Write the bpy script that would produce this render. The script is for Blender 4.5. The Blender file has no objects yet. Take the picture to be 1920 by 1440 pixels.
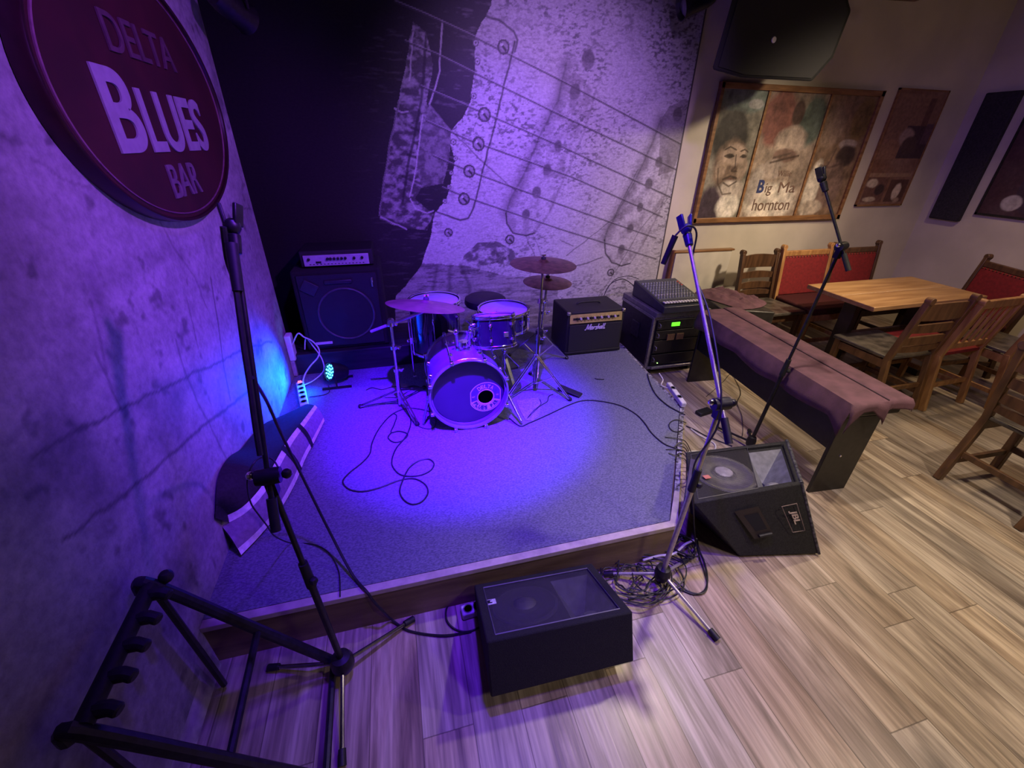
import bpy, math, random
import numpy as np
from mathutils import Vector, Matrix
random.seed(7)
C = bpy.context.scene.collection
R = math.radians
SH = .225          # stage height
# ------------------------------------------------------------ camera, world, exposure, lights
cam_d = bpy.data.cameras.new('camera'); cam = bpy.data.objects.new('camera', cam_d); C.objects.link(cam)
cam_d.sensor_width = 36; cam_d.lens = 36 * 795.7 / 1920; cam_d.clip_start = .02
cam.matrix_world = Matrix(((0.96663, 0.11335, -0.22972, 0), (-0.25574, 0.47883, -0.83984, 0),
                           (0.01480, 0.87056, 0.49184, 1.8), (0, 0, 0, 1)))
bpy.context.scene.camera = cam
vs = bpy.context.scene.view_settings
vs.view_transform = 'Standard'; vs.look = 'None'; vs.gamma = 1; vs.use_curve_mapping = False; vs.exposure = 0.0
w = bpy.data.worlds.new('world'); bpy.context.scene.world = w; w.use_nodes = True
w.node_tree.nodes['Background'].inputs[0].default_value = (.20, .10, .13, 1)
w.node_tree.nodes['Background'].inputs[1].default_value = .03

def aim(o, tgt):
    d = Vector(tgt) - o.location
    o.rotation_euler = d.to_track_quat('-Z', 'Y').to_euler()
def spot(name, loc, tgt, power, col, size=60, blend=.5, radius=.05):
    l = bpy.data.lights.new(name, 'SPOT'); l.energy = power; l.color = col
    l.spot_size = R(size); l.spot_blend = blend; l.shadow_soft_size = radius
    o = bpy.data.objects.new(name, l); C.objects.link(o); o.location = loc; aim(o, tgt); return o
def area(name, loc, tgt, power, col, sx, sy):
    l = bpy.data.lights.new(name, 'AREA'); l.energy = power; l.color = col; l.shape = 'RECTANGLE'; l.size = sx; l.size_y = sy
    o = bpy.data.objects.new(name, l); C.objects.link(o); o.location = loc; aim(o, tgt); return o
WARM = (1, .72, .42)
# warm pendant lamps of the room, right of the stage and over the tables, plus an added wall fill
spot('warm_lamp_stage_corner', (1.75, 1.65, 2.9), (1.85, .95, 0), 180, (1, .84, .66), 92, 1.0, .06)
spot('warm_lamp_right', (2.8, .25, 2.85), (2.5, .4, 0), 165, (1, .82, .62), 100, .9, .07)
spot('warm_lamp_tables', (4.3, 2.2, 2.8), (4.3, 2.2, 0), 95, WARM, 130, .9, .10)
spot('warm_lamp_wall', (3.7, 1.6, 2.75), (2.95, 3.7, .50), 270, (1, .78, .55), 80, 1.0, .10)
area('warm_fill_far', (3.9, -.8, 2.7), (3.9, 3.7, 1.7), 7, (1, .70, .42), .5, .5)  # added fill for the upper wall, stands in for bounced light
spot('warm_lamp_back', (1.7, -.9, 2.9), (1.5, .45, 0), 70, (1, .82, .66), 84, 1.0, .12)
# coloured stage spots, plus an added violet spill
spot('stage_spot_violet', (1.35, 1.55, 2.95), (1.25, 3.72, 1.62), 330, (.50, .25, 1), 72, 1.0, .05)
spot('stage_spot_left', (1.25, .7, 2.9), (-.95, 2.60, 1.25), 400, (.33, .075, 1), 64, 1.0, .06)
spot('stage_spot_blue', (.12, 1.10, 2.95), (.30, 2.36, .25), 4000, (.075, .0015, 1), 40, 1.0, .03)
spot('stage_wash_blue', (.35, 1.0, 2.98), (.35, 2.15, .22), 430, (.11, .018, 1), 84, 1.0, .06)
spot('stage_spot_mural', (.9, 1.7, 2.95), (.8, 3.72, 1.45), 260, (.16, .03, 1), 48, 1.0, .05)
spot('stage_spot_front', (.9, .2, 2.9), (.35, .85, 0), 90, (.20, .03, 1), 62, 1.0, .06)

spot('violet_spill_room', (.4, .5, 2.9), (5.7, 3.1, 1.0), 170, (.40, .22, 1), 40, 1.0, .06)  # added low violet spill that tints the right wall

# ------------------------------------------------------------ node helpers / materials
MATS = {}
def mat(name, col, rough=.6, metal=0.0, noise=None, bump=None, spec=.5, emit=None, stretch=None, col2=None, coat=0, alpha=None):
    if name in MATS: return MATS[name]
    m = bpy.data.materials.new(name); m.use_nodes = True; nt = m.node_tree; N = nt.nodes; L = nt.links
    b = N['Principled BSDF']; b.inputs['Roughness'].default_value = rough; b.inputs['Metallic'].default_value = metal
    b.inputs['Specular IOR Level'].default_value = spec
    b.inputs['Base Color'].default_value = (*col, 1)
    if coat: b.inputs['Coat Weight'].default_value = coat; b.inputs['Coat Roughness'].default_value = .08
    if alpha is not None: b.inputs['Alpha'].default_value = alpha
    if emit: b.inputs['Emission Color'].default_value = (*emit[0], 1); b.inputs['Emission Strength'].default_value = emit[1]
    sc = noise or (30, .12)
    tc = N.new('ShaderNodeTexCoord'); mp = N.new('ShaderNodeMapping'); L.new(tc.outputs['Object'], mp.inputs[0])
    if stretch: mp.inputs['Scale'].default_value = stretch
    nz = N.new('ShaderNodeTexNoise'); nz.inputs['Scale'].default_value = sc[0]; nz.inputs['Detail'].default_value = 6
    L.new(mp.outputs[0], nz.inputs['Vector'])
    mix = N.new('ShaderNodeMix'); mix.data_type = 'RGBA'
    c2 = col2 or tuple(c * (1 - sc[1] * 2) for c in col); c1 = col if col2 else tuple(min(1, c * (1 + sc[1])) for c in col)
    mix.inputs[6].default_value = (*c1, 1); mix.inputs[7].default_value = (*c2, 1)
    rm = N.new('ShaderNodeMapRange'); rm.inputs[1].default_value = .35; rm.inputs[2].default_value = .65
    L.new(nz.outputs['Fac'], rm.inputs[0]); L.new(rm.outputs[0], mix.inputs[0]); L.new(mix.outputs[2], b.inputs['Base Color'])
    if bump:
        n2 = N.new('ShaderNodeTexNoise'); n2.inputs['Scale'].default_value = bump[0]; n2.inputs['Detail'].default_value = 4
        L.new(mp.outputs[0], n2.inputs['Vector'])
        bp = N.new('ShaderNodeBump'); bp.inputs['Strength'].default_value = bump[1]; bp.inputs['Distance'].default_value = .004
        L.new(n2.outputs['Fac'], bp.inputs['Height']); L.new(bp.outputs[0], b.inputs['Normal'])
    MATS[name] = m; return m

chrome = mat('chrome', (.85, .85, .87), .16, 1, (40, .04))
steel = mat('dull_steel', (.55, .54, .53), .32, 1, (60, .08))
blackmetal = mat('black_metal', (.018, .017, .018), .42, .3, (50, .2))
rubber = mat('black_rubber', (.012, .012, .012), .6, 0, (60, .2))
cable_m = mat('black_cable', (.016, .016, .017), .5, 0, (60, .2))
white_cable = mat('white_cable', (.62, .60, .55), .5, 0, (60, .08))
vinyl = mat('black_tolex', (.013, .013, .013), .62, 0, (220, .3), (500, .6))
tolex2 = mat('black_carpet_cover', (.010, .0105, .010), .9, 0, (260, .35), (420, .8))
grille_m = mat('grille_cloth', (.020, .020, .019), .8, 0, (600, .3), (700, .6))
cymbal_m = mat('cymbal_bronze', (.50, .34, .20), .38, .85, (14, .12), (160, .15))
cymbal_d = mat('cymbal_dark_bronze', (.24, .13, .085), .42, .8, (20, .2), (160, .2))
shell_m = mat('drum_shell_black', (.018, .016, .026), .10, 0, (12, .1), coat=.6)
head_m = mat('drum_head_white', (.50, .50, .53), .5, 0, (30, .04))
oak = mat('honey_oak', (.50, .27, .10), .42, 0, (5, .3), (60, .15), stretch=(6, 6, .8), col2=(.28, .13, .045))
darkwood = mat('dark_oak', (.115, .055, .026), .42, 0, (5, .3), (60, .15), stretch=(6, 6, .8), col2=(.055, .026, .013))
red_up = mat('red_upholstery', (.20, .010, .013), .75, 0, (40, .12), (200, .2))
seat_grey = mat('worn_seat', (.10, .085, .07), .38, 0, (14, .3), (80, .2))
darkpaint = mat('matt_black_paint', (.02, .019, .02), .5, 0, (30, .2))
white_pl = mat('white_plastic', (.70, .70, .70), .4, 0, (40, .03))
print_l = mat('pale_print', (.62, .60, .62), .5, 0, (60, .04))

# ------------------------------------------------------------ mesh helpers
class MB:
    def __init__(s): s.v = []; s.f = []; s.m = []; s.cur = 0
    def mi(s, i): s.cur = i; return s
    def add(s, vs_, fs): 
        o = len(s.v); s.v += [tuple(v) for v in vs_]
        for f in fs: s.f.append(tuple(o + i for i in f)); s.m.append(s.cur)
        return s
    def quad(s, a, b, c, d): return s.add([a, b, c, d], [(0, 1, 2, 3)])
    def hexa(s, b4, t4):   # bottom 4, top 4 (same winding, ccw seen from above)
        return s.add(list(b4) + list(t4), [(3, 2, 1, 0), (4, 5, 6, 7), (0, 1, 5, 4), (1, 2, 6, 5), (2, 3, 7, 6), (3, 0, 4, 7)])
    def box(s, c, d, M=None):
        x, y, z = d[0] / 2, d[1] / 2, d[2] / 2
        p = [Vector(q) for q in ((-x, -y, -z), (x, -y, -z), (x, y, -z), (-x, y, -z), (-x, -y, z), (x, -y, z), (x, y, z), (-x, y, z))]
        if M is not None: p = [M @ q for q in p]
        c = Vector(c); p = [q + c for q in p]
        return s.hexa(p[:4], p[4:])
    def box2(s, a, b): 
        return s.box([(a[i] + b[i]) / 2 for i in range(3)], [abs(b[i] - a[i]) for i in range(3)])
    def bar(s, p0, p1, wx, wy, up=(0, 0, 1)):     # rectangular bar between two points
        p0 = Vector(p0); p1 = Vector(p1); d = (p1 - p0).normalized(); u = Vector(up)
        if abs(d.dot(u)) > .97: u = Vector((0, 1, 0))
        a = d.cross(u).normalized(); b = a.cross(d).normalized()
        q = [-a * wx / 2 - b * wy / 2, a * wx / 2 - b * wy / 2, a * wx / 2 + b * wy / 2, -a * wx / 2 + b * wy / 2]
        return s.add([p0 + k for k in q] + [p1 + k for k in q], [(0, 1, 2, 3), (7, 6, 5, 4), (1, 0, 4, 5), (2, 1, 5, 6), (3, 2, 6, 7), (0, 3, 7, 4)])
    def cyl(s, p0, p1, r0, r1=None, n=14, cap=True):
        r1 = r0 if r1 is None else r1
        p0 = Vector(p0); p1 = Vector(p1); d = (p1 - p0).normalized()
        a = d.orthogonal().normalized(); b = d.cross(a)
        vs_ = []
        for p, r in ((p0, r0), (p1, r1)):
            for i in range(n):
                t = 2 * math.pi * i / n; vs_.append(p + (a * math.cos(t) + b * math.sin(t)) * r)
        fs = [(i, (i + 1) % n, n + (i + 1) % n, n + i) for i in range(n)]
        if cap: fs += [tuple(range(n - 1, -1, -1)), tuple(range(n, 2 * n))]
        return s.add(vs_, fs)
    def tube(s, pts, r, n=8, cap=True):
        P = [Vector(p) for p in pts]; rings = []; a = None
        for i, p in enumerate(P):
            d = (P[min(i + 1, len(P) - 1)] - P[max(i - 1, 0)]).normalized()
            if a is None: a = d.orthogonal().normalized()
            a = (a - d * a.dot(d)).normalized(); b = d.cross(a)
            rr = r[i] if isinstance(r, (list, tuple)) else r
            rings.append([p + (a * math.cos(2 * math.pi * k / n) + b * math.sin(2 * math.pi * k / n)) * rr for k in range(n)])
        vs_ = [q for g in rings for q in g]; fs = []
        for i in range(len(P) - 1):
            for k in range(n): fs.append((i * n + k, i * n + (k + 1) % n, (i + 1) * n + (k + 1) % n, (i + 1) * n + k))
        if cap: fs += [tuple(range(n - 1, -1, -1)), tuple((len(P) - 1) * n + k for k in range(n))]
        return s.add(vs_, fs)
    def lathe(s, prof, o, ax=(0, 0, 1), n=32, ref=None):   # prof: (r, h) along the axis
        o = Vector(o); d = Vector(ax).normalized(); a = (Vector(ref) - d * Vector(ref).dot(d)).normalized() if ref else d.orthogonal().normalized(); b = d.cross(a)
        vs_ = [o + d * h + (a * math.cos(2 * math.pi * k / n) + b * math.sin(2 * math.pi * k / n)) * max(r, 1e-4) for r, h in prof for k in range(n)]
        fs = [(i * n + k, i * n + (k + 1) % n, (i + 1) * n + (k + 1) % n, (i + 1) * n + k) for i in range(len(prof) - 1) for k in range(n)]
        if prof[0][0] > 2e-4: pass
        return s.add(vs_, fs)
    def ball(s, c, r, n=12, sc=(1, 1, 1)):
        c = Vector(c); m = n // 2; vs_ = []; fs = []
        for i in range(m + 1):
            t = math.pi * i / m
            for k in range(n):
                u = 2 * math.pi * k / n
                vs_.append(c + Vector((math.sin(t) * math.cos(u) * r * sc[0], math.sin(t) * math.sin(u) * r * sc[1], math.cos(t) * r * sc[2])))
        for i in range(m):
            for k in range(n): fs.append((i * n + k, (i + 1) * n + k, (i + 1) * n + (k + 1) % n, i * n + (k + 1) % n))
        return s.add(vs_, fs)
    def torus(s, c, ax, Rr, r, n=48, m=8, a0=0, a1=2 * math.pi):
        d = Vector(ax).normalized(); a = d.orthogonal().normalized(); b = d.cross(a); c = Vector(c)
        pts = [c + (a * math.cos(t) + b * math.sin(t)) * Rr for t in [a0 + (a1 - a0) * i / n for i in range(n + 1)]]
        return s.tube(pts, r, m, cap=False)
    def prism(s, poly, vec):   # planar polygon (3d) extruded by a vector
        n = len(poly); P = [Vector(p) for p in poly]; v = Vector(vec)
        return s.add(P + [p + v for p in P], [tuple(range(n - 1, -1, -1)), tuple(range(n, 2 * n))] + [(i, (i + 1) % n, n + (i + 1) % n, n + i) for i in range(n)])
    def loft(s, rows, closed=False):
        n = len(rows[0]); vs_ = [p for r_ in rows for p in r_]; k = n if closed else n - 1
        return s.add(vs_, [(i * n + j, i * n + (j + 1) % n, (i + 1) * n + (j + 1) % n, (i + 1) * n + j) for i in range(len(rows) - 1) for j in range(k)])

OFF = {}
def props(o, label=None, cat=None, group=None, kind=None):
    if label: o['label'] = label
    if cat: o['category'] = cat
    if group: o['group'] = group
    if kind: o['kind'] = kind
    return o
def thing(name, label, cat, loc=(0, 0, 0), group=None):
    o = bpy.data.objects.new(name, None); C.objects.link(o); o.location = loc; o.empty_display_size = .05
    OFF[o.name] = Vector(loc); return props(o, label, cat, group)
def obj(name, mb, mats, parent=None, bev=0, smooth=35, label=None, sub=0, loc=None, seg=2):
    off = Vector(loc) if loc else (OFF.get(parent.name, Vector()) if parent else Vector())
    me = bpy.data.meshes.new(name); me.from_pydata([(v[0] - off.x, v[1] - off.y, v[2] - off.z) for v in mb.v], [], mb.f)
    if not isinstance(mats, (list, tuple)): mats = [mats]
    for m in mats: me.materials.append(m)
    if max(mb.m, default=0): me.polygons.foreach_set('material_index', mb.m)
    me.validate(); me.update()
    import bmesh
    bm = bmesh.new(); bm.from_mesh(me); bmesh.ops.remove_doubles(bm, verts=bm.verts, dist=1e-5)
    bmesh.ops.recalc_face_normals(bm, faces=bm.faces); bm.to_mesh(me); bm.free()
    if smooth:
        me.shade_smooth(); me.set_sharp_from_angle(angle=R(smooth))
    o = bpy.data.objects.new(name, me); C.objects.link(o)
    if parent: o.parent = parent; OFF[o.name] = off
    elif loc: o.location = loc; OFF[o.name] = off
    if bev:
        b = o.modifiers.new('bevel', 'BEVEL'); b.width = bev; b.segments = seg; b.limit_method = 'ANGLE'; b.angle_limit = R(40)
    if sub:
        b = o.modifiers.new('sub', 'SUBSURF'); b.levels = sub; b.render_levels = sub
    if label: o['label'] = label
    return o
def center(mb):
    a = np.array(mb.v); lo = a.min(0); hi = a.max(0); return (float((lo[0] + hi[0]) / 2), float((lo[1] + hi[1]) / 2), float(lo[2]))
def single(name, mb, mats, label, cat, group=None, bev=0, **k):
    o = obj(name, mb, mats, None, bev, loc=center(mb), **k); return props(o, label, cat, group)
def struct(name, mb, mats, parent=None, **k):
    o = obj(name, mb, mats, parent, **k)
    if not parent: o['kind'] = 'structure'
    return o
def copy_tree(o, parent=None):
    c = o.copy(); C.objects.link(c)
    if parent: c.parent = parent
    for ch in list(o.children): copy_tree(ch, c)
    return c
def crom(P, k=8, closed=False):
    P = [Vector(p) for p in P]; out = []; n = len(P)
    for i in range(n - 1):
        p0 = P[max(i - 1, 0)]; p1 = P[i]; p2 = P[i + 1]; p3 = P[min(i + 2, n - 1)]
        for j in range(k):
            t = j / k
            out.append(.5 * ((2 * p1) + (p2 - p0) * t + (2 * p0 - 5 * p1 + 4 * p2 - p3) * t * t + (3 * p1 - p0 - 3 * p2 + p3) * t ** 3))
    out.append(P[-1]); return out
def text_mb(txt, o, right, up, w, h, depth=.002, bold=0.0, shear=0.0, mb=None, space=1.0):
    """text fitted into a w x h box whose lower left corner is o"""
    cu = bpy.data.curves.new('t', 'FONT'); cu.body = txt; cu.size = 1; cu.extrude = .02; cu.offset = bold; cu.shear = shear; cu.space_character = space
    t = bpy.data.objects.new('t', cu); C.objects.link(t); dg = bpy.context.evaluated_depsgraph_get()
    me = bpy.data.meshes.new_from_object(t.evaluated_get(dg)); C.objects.unlink(t); bpy.data.objects.remove(t); bpy.data.curves.remove(cu)
    n = len(me.vertices); a = np.zeros(n * 3); me.vertices.foreach_get('co', a); a = a.reshape(-1, 3)
    fs = [tuple(p.vertices) for p in me.polygons]; bpy.data.meshes.remove(me)
    lo = a.min(0); hi = a.max(0); r = Vector(right).normalized(); u = Vector(up).normalized(); nn = r.cross(u); o = Vector(o)
    vs_ = [o + r * float((p[0] - lo[0]) / (hi[0] - lo[0]) * w) + u * float((p[1] - lo[1]) / (hi[1] - lo[1]) * h) + nn * (depth * (1 if p[2] > 0 else 0)) for p in a]
    mb = mb or MB(); mb.add(vs_, fs); return mb
# ------------------------------------------------------------ procedural paint (albedo, one shadow-like patch on the mural) on fine grids
def vn(U, V, s, seed):
    x = U * s; y = V * s; xi = np.floor(x); yi = np.floor(y); fx = x - xi; fy = y - yi
    fx = fx * fx * (3 - 2 * fx); fy = fy * fy * (3 - 2 * fy)
    def h(a, b):
        t = np.sin(a * 127.1 + b * 311.7 + seed * 74.7) * 43758.5453; return t - np.floor(t)
    return (h(xi, yi) * (1 - fx) + h(xi + 1, yi) * fx) * (1 - fy) + (h(xi, yi + 1) * (1 - fx) + h(xi + 1, yi + 1) * fx) * fy
def fbm(U, V, s, seed, o=4):
    r = 0; a = .5; t = 0
    for i in range(o): r = r + a * vn(U, V, s, seed + i); t += a; s *= 2.03; a *= .55
    return r / t
def inside(U, V, poly):
    r = np.zeros(U.shape, bool); n = len(poly)
    for i in range(n):
        x0, y0 = poly[i]; x1, y1 = poly[(i + 1) % n]
        if abs(y1 - y0) < 1e-9: continue
        c = ((y0 > V) != (y1 > V)) & (U < (x1 - x0) * (V - y0) / (y1 - y0) + x0); r ^= c
    return r
def dseg(U, V, pts):
    d = np.full(U.shape, 9.0)
    for (x0, y0), (x1, y1) in zip(pts[:-1], pts[1:]):
        L2 = (x1 - x0) ** 2 + (y1 - y0) ** 2 + 1e-12
        t = np.clip(((U - x0) * (x1 - x0) + (V - y0) * (y1 - y0)) / L2, 0, 1)
        d = np.minimum(d, np.hypot(U - x0 - t * (x1 - x0), V - y0 - t * (y1 - y0)))
    return d
def line(col, U, V, pts, wd, c, a=1.0, soft=.5):
    d = dseg(U, V, pts); k = np.clip((wd - d) / (wd * soft), 0, 1) * a
    for i in range(3): col[i] = col[i] * (1 - k) + c[i] * k
def fill(col, mask, c, a=1.0):
    k = mask * a
    for i in range(3): col[i] = col[i] * (1 - k) + c[i] * k
def painted(name, o, u, v, W, H, nx, ny, func, m, parent=None, u0=0, v0=0):
    """grid from o along u,v. func(U,V) gets coordinates in metres (+u0,+v0)"""
    gx = np.linspace(0, W, nx + 1); gy = np.linspace(0, H, ny + 1); U, V = np.meshgrid(gx, gy)
    col = func(U + u0, V + v0)
    o = np.array(o, float); u = np.array(u, float); v = np.array(v, float)
    off = OFF.get(parent.name, Vector()) if parent else Vector()
    P = o + U.reshape(-1, 1) * u + V.reshape(-1, 1) * v - np.array(off)
    i = np.arange(nx * ny); r = i // nx; c = i % nx; a = r * (nx + 1) + c
    F = np.stack([a, a + 1, a + nx + 2, a + nx + 1], 1)
    me = bpy.data.meshes.new(name); me.vertices.add(len(P)); me.vertices.foreach_set('co', P.reshape(-1))
    me.loops.add(F.size); me.loops.foreach_set('vertex_index', F.reshape(-1).astype(np.int32))
    me.polygons.add(len(F)); me.polygons.foreach_set('loop_start', (np.arange(len(F)) * 4).astype(np.int32))
    me.update(calc_edges=True)
    at = me.color_attributes.new('Col', 'FLOAT_COLOR', 'POINT')
    ca = np.ones((len(P), 4)); 
    for k in range(3): ca[:, k] = np.clip(np.broadcast_to(col[k], U.shape), 0, 1).reshape(-1)
    at.data.foreach_set('color', ca.reshape(-1)); me.materials.append(m)
    ob = bpy.data.objects.new(name, me); C.objects.link(ob)
    if parent: ob.parent = parent; OFF[ob.name] = off
    return ob
def paintmat(name, rough, nscale, amt, bump=.3, spec=.4, stretch=(1, 1, 1)):
    m = bpy.data.materials.new(name); m.use_nodes = True; N = m.node_tree.nodes; L = m.node_tree.links; b = N['Principled BSDF']
    b.inputs['Roughness'].default_value = rough; b.inputs['Specular IOR Level'].default_value = spec
    a = N.new('ShaderNodeVertexColor'); a.layer_name = 'Col'
    tc = N.new('ShaderNodeTexCoord'); mp = N.new('ShaderNodeMapping'); mp.inputs['Scale'].default_value = stretch
    L.new(tc.outputs['Object'], mp.inputs[0])
    n = N.new('ShaderNodeTexNoise'); n.inputs['Scale'].default_value = nscale; n.inputs['Detail'].default_value = 8; n.inputs['Roughness'].default_value = .65
    L.new(mp.outputs[0], n.inputs['Vector'])
    r = N.new('ShaderNodeMapRange'); r.inputs[1].default_value = .3; r.inputs[2].default_value = .7; r.inputs[3].default_value = 1 - amt; r.inputs[4].default_value = 1 + amt * .5
    L.new(n.outputs['Fac'], r.inputs[0])
    mx = N.new('ShaderNodeMix'); mx.data_type = 'RGBA'; mx.blend_type = 'MULTIPLY'; mx.inputs[0].default_value = 1
    L.new(a.outputs['Color'], mx.inputs[6]); L.new(r.outputs[0], mx.inputs[7]); L.new(mx.outputs[2], b.inputs['Base Color'])
    bp = N.new('ShaderNodeBump'); bp.inputs['Strength'].default_value = bump; bp.inputs['Distance'].default_value = .004
    L.new(n.outputs['Fac'], bp.inputs['Height']); L.new(bp.outputs[0], b.inputs['Normal'])
    return m

# ------------------------------------------------------------ setting
def plank_mat():
    m = bpy.data.materials.new('laminate_planks'); m.use_nodes = True; N = m.node_tree.nodes; L = m.node_tree.links; b = N['Principled BSDF']
    def mth(op, a, b_=None, c=None):
        n = N.new('ShaderNodeMath'); n.operation = op
        for i, x in enumerate((a, b_, c)):
            if x is None: continue
            if isinstance(x, (int, float)): n.inputs[i].default_value = x
            else: L.new(x, n.inputs[i])
        return n.outputs[0]
    tc = N.new('ShaderNodeTexCoord'); sp = N.new('ShaderNodeSeparateXYZ'); L.new(tc.outputs['Object'], sp.inputs[0])
    W = .178
    xs = mth('DIVIDE', mth('SUBTRACT', sp.outputs[0], .968 - W * 60), W); ix = mth('FLOOR', xs); fx = mth('FRACT', xs)
    wn = N.new('ShaderNodeTexWhiteNoise'); wn.noise_dimensions = '1D'; L.new(ix, wn.inputs['W'])
    ys = mth('ADD', mth('DIVIDE', sp.outputs[1], 1.28), mth('MULTIPLY', wn.outputs['Value'], 7.3)); iy = mth('FLOOR', ys); fy = mth('FRACT', ys)
    cid = mth('ADD', mth('MULTIPLY', ix, 17.13), mth('MULTIPLY', iy, 5.71))
    w2 = N.new('ShaderNodeTexWhiteNoise'); w2.noise_dimensions = '1D'; L.new(cid, w2.inputs['W'])
    # grain coordinates, shifted per board
    cb = N.new('ShaderNodeCombineXYZ'); L.new(mth('ADD', mth('MULTIPLY', sp.outputs[0], 8), mth('MULTIPLY', w2.outputs['Value'], 50)), cb.inputs[0])
    L.new(mth('MULTIPLY', sp.outputs[1], .8), cb.inputs[1]); L.new(mth('MULTIPLY', w2.outputs['Value'], 31), cb.inputs[2])
    n1 = N.new('ShaderNodeTexNoise'); n1.inputs['Scale'].default_value = 1.3; n1.inputs['Detail'].default_value = 7; n1.inputs['Roughness'].default_value = .6; n1.inputs['Distortion'].default_value = 1.1
    L.new(cb.outputs[0], n1.inputs['Vector'])
    cb2 = N.new('ShaderNodeCombineXYZ'); L.new(mth('ADD', mth('MULTIPLY', sp.outputs[0], 70), mth('MULTIPLY', w2.outputs['Value'], 90)), cb2.inputs[0]); L.new(mth('MULTIPLY', sp.outputs[1], 3.2), cb2.inputs[1])
    n2 = N.new('ShaderNodeTexNoise'); n2.inputs['Scale'].default_value = 1; n2.inputs['Distortion'].default_value = .5; n2.inputs['Detail'].default_value = 6; L.new(cb2.outputs[0], n2.inputs['Vector'])
    cr = N.new('ShaderNodeValToRGB'); L.new(n1.outputs['Fac'], cr.inputs[0])
    e = cr.color_ramp.elements; e[0].position = .30; e[0].color = (.155, .102, .064, 1); e[1].position = .72; e[1].color = (.52, .415, .30, 1)
    k = e.new(.44); k.color = (.28, .20, .133, 1); k = e.new(.55); k.color = (.40, .30, .205, 1)
    hs = N.new('ShaderNodeHueSaturation'); L.new(cr.outputs[0], hs.inputs['Color'])
    L.new(mth('ADD', mth('MULTIPLY', w2.outputs['Value'], .20), .92), hs.inputs['Value'])
    wn3 = N.new('ShaderNodeTexWhiteNoise'); wn3.noise_dimensions = '1D'; L.new(mth('ADD', cid, 3.3), wn3.inputs['W'])
    L.new(mth('ADD', mth('MULTIPLY', wn3.outputs['Value'], .35), .62), hs.inputs['Saturation'])
    gr = N.new('ShaderNodeMapRange'); gr.inputs[1].default_value = .32; gr.inputs[2].default_value = .6; gr.inputs[3].default_value = .66; gr.inputs[4].default_value = 1.1; L.new(n2.outputs['Fac'], gr.inputs[0])
    mx = N.new('ShaderNodeMix'); mx.data_type = 'RGBA'; mx.blend_type = 'MULTIPLY'; mx.inputs[0].default_value = 1; L.new(hs.outputs[0], mx.inputs[6]); L.new(gr.outputs[0], mx.inputs[7])
    cb3 = N.new('ShaderNodeCombineXYZ'); L.new(mth('ADD', mth('MULTIPLY', sp.outputs[0], 7), mth('MULTIPLY', w2.outputs['Value'], 70)), cb3.inputs[0]); L.new(mth('MULTIPLY', sp.outputs[1], 1.9), cb3.inputs[1])
    n3 = N.new('ShaderNodeTexNoise'); n3.inputs['Scale'].default_value = 1; n3.inputs['Detail'].default_value = 3; L.new(cb3.outputs[0], n3.inputs['Vector'])
    kr = N.new('ShaderNodeMapRange'); kr.inputs[1].default_value = .64; kr.inputs[2].default_value = .76; kr.inputs[3].default_value = 1; kr.inputs[4].default_value = .45; L.new(n3.outputs['Fac'], kr.inputs[0])
    mk_ = N.new('ShaderNodeMix'); mk_.data_type = 'RGBA'; mk_.blend_type = 'MULTIPLY'; mk_.inputs[0].default_value = 1; L.new(mx.outputs[2], mk_.inputs[6]); L.new(kr.outputs[0], mk_.inputs[7]); mx = mk_
    # seams
    ex = mth('MINIMUM', fx, mth('SUBTRACT', 1, fx)); ey = mth('MULTIPLY', mth('MINIMUM', fy, mth('SUBTRACT', 1, fy)), 1.28 / W)
    s1 = mth('LESS_THAN', ex, .010); s2 = mth('LESS_THAN', ey, .011); sm = mth('MAXIMUM', s1, s2)
    m2 = N.new('ShaderNodeMix'); m2.data_type = 'RGBA'; L.new(mth('MULTIPLY', sm, .62), m2.inputs[0]); L.new(mx.outputs[2], m2.inputs[6]); m2.inputs[7].default_value = (.04, .024, .015, 1)
    L.new(m2.outputs[2], b.inputs['Base Color']); b.inputs['Roughness'].default_value = .33; b.inputs['Specular IOR Level'].default_value = .5
    bp = N.new('ShaderNodeBump'); bp.inputs['Strength'].default_value = .35; bp.inputs['Distance'].default_value = .003
    L.new(mth('SUBTRACT', mth('MULTIPLY', n2.outputs['Fac'], .35), sm), bp.inputs['Height']); L.new(bp.outputs[0], b.inputs['Normal'])
    return m
struct('floor', MB().box2((-1.6, -2.6, -.08), (5.9, 4.0, 0)), plank_mat(), smooth=0)
wall_m = mat('cream_wall_paint', (.55, .50, .42), .75, 0, (3, .05), (120, .12))
struct('wall_back', MB().box2((-1.6, 3.75, 0), (5.9, 3.9, 3.2)), wall_m, smooth=0)
struct('wall_right', MB().box2((5.75, -2.6, 0), (5.9, 3.75, 3.2)), wall_m, smooth=0)
struct('ceiling', MB().box2((-1.6, -2.6, 3.1), (5.9, 4.0, 3.2)), mat('dark_ceiling_paint', (.07, .05, .045), .8), smooth=0)

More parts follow.
